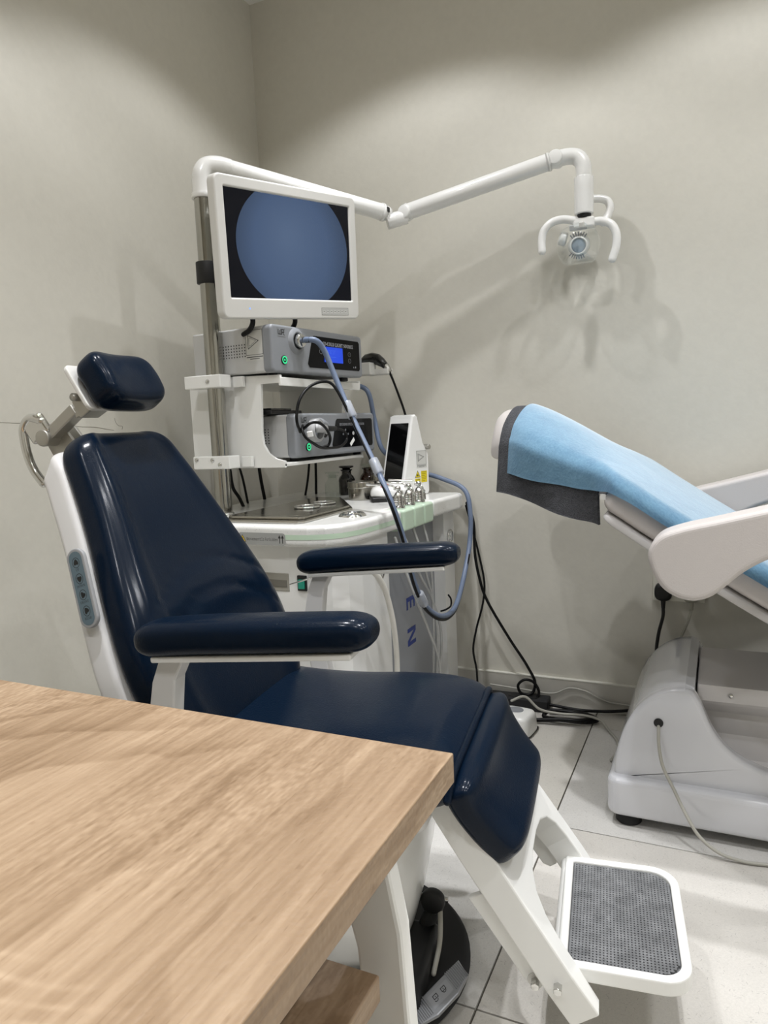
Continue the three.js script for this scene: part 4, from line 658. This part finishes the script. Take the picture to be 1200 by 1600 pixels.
// ---------------------------------------------------------------- floor by the wall
{
  const ps = thing('power_strip', 'black power strip lying against the skirting', 'power strip', [-0.66, 0, -2.325], 0.05);
  part('strip_body', at(rbox(0.30, 0.042, 0.06, 0.006, 3), 0, 0.021, 0), M.rubber, ps); for (let k = 0; k < 4; k++) part('outlet', at(disc(0.02, 0.004, 0.001, 24), -0.1 + k * 0.065, 0.041, 0), M.black, ps);
  part('lead', tube([[0.15, 0.02, 0.0], [0.25, 0.012, 0.0], [0.34, 0.02, 0.005], [0.44, 0.028, -0.012], [0.52, 0.022, -0.018], [0.62, 0.02, -0.02]], 0.0052, 60, 10), M.cable, ps);
  single('coiled_cable', 'black flat cable coil on the floor beside the power strip', 'cable', tube([[-0.50, 0.012, -2.30], [-0.43, 0.014, -2.315], [-0.375, 0.014, -2.30], [-0.345, 0.014, -2.27], [-0.37, 0.014, -2.245], [-0.44, 0.014, -2.235], [-0.51, 0.014, -2.245], [-0.5, 0.022, -2.275], [-0.42, 0.022, -2.285], [-0.36, 0.022, -2.265], [-0.385, 0.022, -2.232], [-0.45, 0.02, -2.222], [-0.52, 0.012, -2.215], [-0.545, 0.01, -2.21]], 0.0068, 200, 10), M.cable);
  single('grey_cable', 'pale grey cable snaking along the floor in front of the coil', 'cable', tube([[-0.60, 0.078, -2.185], [-0.565, 0.085, -2.215], [-0.52, 0.045, -2.225], [-0.46, 0.034, -2.235], [-0.38, 0.034, -2.245], [-0.335, 0.022, -2.255], [-0.30, 0.006, -2.215], [-0.272, 0.006, -2.16], [-0.26, 0.006, -2.10], [-0.27, 0.006, -2.02]], 0.0042, 120, 10), M.greyCable);
  single('grey_cable', 'pale grey cable arching against the skirting above the coil', 'cable', tube([[-0.72, 0.06, -2.352], [-0.6, 0.055, -2.352], [-0.5, 0.052, -2.358], [-0.45, 0.075, -2.36], [-0.40, 0.072, -2.36], [-0.33, 0.045, -2.358], [-0.25, 0.04, -2.355], [-0.18, 0.03, -2.35]], 0.0032, 90, 8), M.greyCable);
  const f = thing('foot_switch', 'small white foot switch with grey oval pad on the floor', 'foot switch', [-0.572, 0, -2.13], -0.1);
  part('sole', at(rbox(0.112, 0.008, 0.108, 0.003), 0, 0.004, 0), M.black, f);
  part('case', loft([0.007, 0.012, 0.04, 0.056, 0.064, 0.067].map((y, i) => { const k = [0.98, 1, 0.97, 0.92, 0.84, 0.7][i]; return Array.from({ length: 40 }, (_, j) => { const a = j / 40 * 6.28319; return V(spow(Math.cos(a), 0.45) * 0.058 * k, y, -spow(Math.sin(a), 0.45) * 0.056 * k); }); })), M.whitePaint, f);
  part('pad', at(disc(0.026, 0.004, 0.001, 32).scale(1, 1, 0.8), -0.006, 0.0655, -0.012), M.greyFront, f);
}
// ---------------------------------------------------------------- wall socket with two plugs
{
  const s = thing('wall_socket', 'white double wall socket behind the treatment bed', 'socket', [-0.112, 0.435, ZB]);
  part('plate', at(rbox(0.15, 0.088, 0.01, 0.003, 3), 0, 0, 0.005), M.socket, s);
  const plug = (label, x, z, mat, path, r) => { const p = thing('mains_plug', label, 'plug', [x, 0.425, ZB + 0.0105]); part('plug_body', at(loft([0, 0.006, 0.024, 0.034, 0.037].map((y, i) => { const k = [0.94, 1, 1, 0.9, 0.6][i]; return Array.from({ length: 32 }, (_, j) => { const a = j / 32 * 6.28319; return V(spow(Math.cos(a), 0.75) * 0.026 * k, y, -spow(Math.sin(a), 0.75) * 0.028 * k); }); })), 0, 0, 0, Math.PI / 2, 0, 0), mat, p); part('strain_relief', bar([0, -0.02, 0.016], [0, -0.052, 0.018], 0.008, 0.0058), mat, p); part('cord', tube(path, r, 60, 10), mat, p); };
  plug('black mains plug with cord in the left half of the socket', -0.155, 0, M.black, [[0, -0.05, 0.018], [0.0, -0.075, 0.024], [-0.012, -0.13, 0.035], [-0.018, -0.19, 0.04], [-0.01, -0.27, 0.04], [0.0, -0.36, 0.035], [0.02, -0.40, 0.025]], 0.0052);
  plug('grey mains plug with cord in the right half of the socket', -0.074, 0, S({ color: 0xa8a699, roughness: 0.5 }), [[0, -0.05, 0.018], [-0.004, -0.07, 0.024], [-0.022, -0.12, 0.032], [-0.042, -0.17, 0.036], [-0.06, -0.25, 0.036], [-0.06, -0.40, 0.025]], 0.0045);
}
// ---------------------------------------------------------------- white treatment bed along the back wall
const BED = { zc: -1.94 };
const bedTop = (() => { const k = table([[-0.66, 0.985], [-0.60, 1.003], [-0.53, 1.010], [-0.475, 1.003], [-0.38, 0.958], [-0.286, 0.900], [-0.195, 0.838], [-0.108, 0.778], [0.0, 0.708], [0.1, 0.645], [0.2, 0.588], [0.3, 0.556], [0.45, 0.55], [1.2, 0.55]]); return x => k(x); })();
const bedHalf = (() => { const k = table([[-0.60, 0.10], [-0.56, 0.14], [-0.52, 0.175], [-0.46, 0.215], [-0.40, 0.236], [-0.32, 0.250], [-0.27, 0.262], [-0.235, 0.285], [-0.205, 0.318], [-0.17, 0.320], [1.2, 0.320]]); return x => k(x); })();
const bedMid = (() => { const k = table([[-0.62, -2.03], [-0.52, -2.0], [-0.42, -1.965], [-0.32, -1.945], [-0.26, -1.94], [1.2, -1.94]]); return x => k(x); })();
const bedDome = (() => { const k = table([[-0.62, 0.085], [-0.5, 0.075], [-0.4, 0.06], [-0.3, 0.035], [-0.24, 0.014], [-0.15, 0.006], [1.2, 0.004]]); return x => k(x); })();   // crown of the upholstery
{
  const b = thing('treatment_bed', 'white vinyl treatment bed with raised back and armrests by the wall', 'bed');
  const cushion = (name, x0, x1, T, mat, dy, grow, endR) => {
    const rings = []; const m = 44, n = 72, e = 5;
    for (let i = 0; i <= m; i++) {
      const s = 0.5 - 0.5 * Math.cos(Math.PI * i / m), x = lerp(x0, x1, s), sl = (bedTop(x + 0.01) - bedTop(x - 0.01)) / 0.02, L = Math.hypot(1, sl), nx = -sl / L, ny = 1 / L;
      const q = Math.min(x - x0, x1 - x) / endR, k = q >= 1 ? 1 : Math.pow(Math.max(0, 1 - Math.pow(1 - q, 2.4)), 1 / 2.4);
      const H = T / 2 * lerp(0.03, 1, k), Wd = ((x1 > 0 ? 0.312 : bedHalf(x)) + grow) * lerp(0.9, 1, k);
      rings.push(Array.from({ length: n }, (_, j) => { const a = j / n * 2 * Math.PI, w = spow(Math.cos(a), 2 / e), h = spow(Math.sin(a), 2 / e); const o = dy - T / 2 + h * H; return V(x + nx * o, bedTop(x) + ny * o - bedDome(x) * w * w, (x1 > 0 ? BED.zc : bedMid(x)) + w * Wd); }));
    }
    return part(name, loft(rings), mat, b);
  };
  cushion('head_cushion', -0.575, -0.205, 0.07, M.bedVinyl, -0.003, -0.022, 0.05);
  cushion('back_cushion', -0.205, 0.22, 0.078, M.bedVinyl, 0, 0, 0.03);
  cushion('back_tray', -0.187, 0.215, 0.03, M.bedTrim, -0.068, -0.005, 0.03);
  cushion('seat_cushion', 0.23, 0.72, 0.085, M.bedVinyl, 0, 0, 0.05);
  cushion('leg_cushion', 0.73, 1.18, 0.085, M.bedVinyl, 0, 0, 0.05);
  cushion('seat_tray', 0.235, 1.16, 0.03, M.bedTrim, -0.078, -0.01, 0.03);
  const armO = [[-0.126, 0.70], [-0.120, 0.722], [-0.102, 0.742], [-0.066, 0.757], [0.0, 0.774], [0.084, 0.796], [0.2, 0.826], [0.3, 0.842], [0.33, 0.82], [0.32, 0.775], [0.24, 0.755], [0.15, 0.727], [0.086, 0.702], [0.045, 0.676], [0.012, 0.645], [-0.012, 0.625], [-0.04, 0.615], [-0.07, 0.619], [-0.098, 0.636], [-0.116, 0.664]];
  const ins = armO.map(([x, y]) => { const cx = 0.02, cy = 0.71; const dx = x - cx, dy = y - cy; return [x - dx * 0.01, y - dy * 0.03]; });
  for (const [z, lab] of [[-1.555, 1], [-2.338, 0]]) {
    const a = part('armrest', at(extrude(armO, 0.085, 0.012, true, [], 5), 0, 0, z), M.bedVinyl, b);
    const pipe = zz => { const p = armO.map(([x, y]) => V(x, y, zz)); const cl = []; const c3 = new THREE.CatmullRomCurve3(armO.map(([x, y]) => V(x, y, zz)), true, 'centripetal'); const pts = c3.getPoints(120); pts.forEach((q, i) => { const A = pts[(i + 119) % 120], B = pts[(i + 1) % 120]; const t = B.clone().sub(A).normalize(); cl.push(V(q.x + t.y * 0.0085, q.y - t.x * 0.0085, zz)); }); return new THREE.TubeGeometry(new THREE.CatmullRomCurve3(cl.slice(0, 120), true), 240, 0.0009, 6, true); };
    part('seam', pipe(z + 0.0832), M.seam, a); part('seam', pipe(z + 0.0018), M.seam, a);
    part('arm_bracket', at(rbox(0.05, 0.26, 0.03, 0.006), 0.30, 0.66, z + 0.03), M.bedPlastic, b);
  }
  // lift column and base shell
  part('lift_column', at(rbox(0.36, 0.16, 0.26, 0.01), 0.55, 0.40, -1.94), M.bedTrim, b);
  const zF = -1.685, zR = -2.215;
  const plinthPts = rrect(1.30, zF - zR, 0.03, 6, 0.413, -(zF + zR) / 2).map(([x, y]) => [x, -y]);
  const base = part('base_plinth', slab(plinthPts.reverse().map(p => p), 0.028, 0.122, 0.014, false, [], 5), M.bedPlastic, b);
  for (const [x, z] of [[-0.19, -1.73], [-0.19, -2.17], [0.98, -1.73], [0.98, -2.17]]) part('foot', at(disc(0.03, 0.03, 0.003, 28), x, 0, z), M.rubber, b);
  const dense = p => new THREE.CatmullRomCurve3(p.map(q => V(q[0], q[1], 0)), false, 'centripetal').getPoints(p.length * 7).map(q => [q.x, q.y]);
  const hump = [[-0.224, 0.105], [-0.216, 0.18], [-0.198, 0.24], [-0.172, 0.288], [-0.138, 0.323], [-0.10, 0.344], [-0.066, 0.350]];
  const scurve = [[-0.066, 0.350], [-0.048, 0.342], [-0.034, 0.320], [-0.022, 0.292], [-0.008, 0.260], [0.016, 0.226], [0.05, 0.198], [0.10, 0.177], [0.18, 0.160], [0.30, 0.15], [0.42, 0.146]];
  part('base_cap', at(extrude([...dense(hump), [-0.046, 0.344], [-0.03, 0.10]].reverse(), 0.41, 0.006, false, [], 3), 0, 0, -2.15), M.bedPlastic, base);
  const wing = [...dense(hump), ...dense(scurve).slice(1), [0.42, 0.105]];
  for (const z of [-1.755, -2.155]) part('side_wing', at(extrude(wing.slice().reverse(), 0.04, 0.011, false, [], 5), 0, 0, z), M.bedPlastic, base);
  // recessed motor cover between the wings (profile in z and y, extruded along x)
  const cov = [[2.10, 0.10], [2.10, 0.335], [1.80, 0.335], [1.797, 0.298], [1.805, 0.288], [1.845, 0.255], [1.85, 0.20], [1.83, 0.15], [1.79, 0.10]];
  const cg = extrude(cov, 0.62, 0.004, false, [], 3); cg.rotateY(Math.PI / 2); cg.translate(-0.042, 0, 0);
  part('motor_cover', cg, M.bedTrim, base);
  for (const x of [0.03, 0.2]) part('screw', at(lathe([[0, 0.003], [0.004, 0.0025], [0.0055, 0], [0, 0]], 20), x, 0.315, -1.797, Math.PI / 2, 0, 0), M.chrome, base);
  part('cable_hole', at(disc(0.0105, 0.004, 0.0005, 28), -0.122, 0.262, -1.7158, Math.PI / 2, 0, 0), M.black, base);
  single('bed_cord', 'pale grey cord running from the hole in the bed base to the floor', 'cord', tube([[-0.122, 0.258, -1.720], [-0.121, 0.245, -1.700], [-0.119, 0.215, -1.690], [-0.110, 0.170, -1.685], [-0.085, 0.126, -1.668], [-0.06, 0.085, -1.648], [-0.03, 0.045, -1.632], [0.01, 0.018, -1.628], [0.06, 0.007, -1.632], [0.12, 0.006, -1.64], [0.25, 0.006, -1.62]], 0.0038, 120, 10), M.greyCable);
}
// ---------------------------------------------------------------- towel and disposable sheet on the bed
{
  const ZN = BED.zc;
  // drape: across the bed at x, from the far edge over the top and down the near side by hang(x)
  function drape(x0, x1, zFar, hang, lift, wav, nU = 70, nV = 70, stick = 0, skew = 0) {
    const pos = [], uv = [], idx = [];
    for (let i = 0; i <= nU; i++) {
      const x = lerp(x0, x1, i / nU), half = bedHalf(x), mid = bedMid(x), near = mid + half, top = bedTop(x), r = 0.032;
      const zf = zFar(x), flat = near - r - zf, arc = r * Math.PI / 2, h = hang(x), total = flat + arc + h;
      for (let j = 0; j <= nV; j++) {
        const s = total * j / nV; let z, y, xx = x;
        const dome = zz => bedDome(x) * Math.min(1, Math.pow((zz - mid) / half, 2));
        if (s <= flat) { z = zf + s; y = top; } else if (s <= flat + arc) { const a = (s - flat) / r; z = near - r + Math.sin(a) * (r + lift); y = top - r + Math.cos(a) * r; } else { z = near + lift; y = top - r - (s - flat - arc); }
        y -= dome(Math.min(z, near)); xx += skew * (1 - s / total) * (1 - i / nU);
        const k = fbm(xx * 9 + 3, s * 7 + 1, 64, 64, 3) - 0.5; const dn = s > flat + arc ? Math.min(1, (s - flat - arc) / 0.1) : 0;
        y += lift + wav * k * 0.5; z += wav * k * (0.4 + 2.2 * dn) + (1 - stick) * 0.012 * dn * Math.sin(xx * 38 + s * 3) ;
        const far = Math.max(0, 0.03 - s) / 0.03; y -= far * far * 0.012;
        pos.push(xx, y, z); uv.push(xx, s);
      }
    }
    for (let i = 0; i < nU; i++) for (let j = 0; j < nV; j++) { const a = i * (nV + 1) + j, b = a + nV + 1; idx.push(a, a + 1, b, b, a + 1, b + 1); }
    return { pos, uv, idx, nU, nV };
  }
  function cloth({ pos, uv, idx, nU, nV }, th) {       // gives the sheet a thickness
    const g0 = new THREE.BufferGeometry(); g0.setAttribute('position', new THREE.Float32BufferAttribute(pos, 3)); g0.setIndex(idx); g0.computeVertexNormals(); const N = g0.attributes.normal, n = pos.length / 3;
    const P = pos.slice(), U = uv.slice(), I = idx.slice(); for (let i = 0; i < n; i++) { P.push(pos[3 * i] - N.getX(i) * th, pos[3 * i + 1] - N.getY(i) * th, pos[3 * i + 2] - N.getZ(i) * th); U.push(uv[2 * i], uv[2 * i + 1]); }
    for (let k = 0; k < idx.length; k += 3) I.push(idx[k] + n, idx[k + 2] + n, idx[k + 1] + n);
    const rim = (a, b) => I.push(a, a + n, b, b, a + n, b + n);
    for (let j = 0; j < nV; j++) { rim(j + 1, j); const q = nU * (nV + 1); rim(q + j, q + j + 1); } for (let i = 0; i < nU; i++) { const a = i * (nV + 1), b = a + nV + 1; rim(a, b); rim(b + nV, a + nV); }
    const g = new THREE.BufferGeometry(); g.setAttribute('position', new THREE.Float32BufferAttribute(P, 3)); g.setAttribute('uv', new THREE.Float32BufferAttribute(U, 2)); g.setIndex(I); g.computeVertexNormals(); return g;
  }
  const hangT = table([[-0.545, 0.115], [-0.46, 0.115], [-0.36, 0.112], [-0.29, 0.105], [-0.235, 0.10]]);
  const tw = thing('towel', 'dark grey terry towel hanging over the head of the bed', 'towel');
  part('terry_cloth', cloth(drape(-0.53, -0.248, x => bedMid(x) - bedHalf(x) + 0.004, hangT, 0.006, 0.008, 70, 90, 0, 0.03), 0.005), M.terry, tw);
  part('care_label', at(rbox(0.012, 0.012, 0.001, 0.0003), -0.232, 0.80, -1.628), M.white, tw);
  const hangS = table([[-0.495, 0.07], [-0.42, 0.065], [-0.33, 0.045], [-0.25, 0.03], [-0.21, 0.012], [-0.12, 0.008], [0.2, 0.008], [0.5, 0.008]]);
  const sh = thing('paper_sheet', 'light blue disposable sheet laid over the towel and bed', 'sheet');
  { const g = extrude([[-0.026, 0], [0, 0.0032], [0.026, 0], [0, -0.0032]], 0.0006, 0, true); g.rotateX(-Math.PI / 2); g.rotateZ(-0.55); part('slit', at(g, -0.315, bedTop(-0.315) + 0.0158, -2.03), M.terry, sh); }
  part('sheet_film', cloth(drape(-0.485, 0.42, x => bedMid(x) - bedHalf(x) + 0.012, hangS, 0.013, 0.006, 120, 80, 0.7, 0.03), 0.0006), M.sheet, sh);
}
renderer.render(scene, camera);
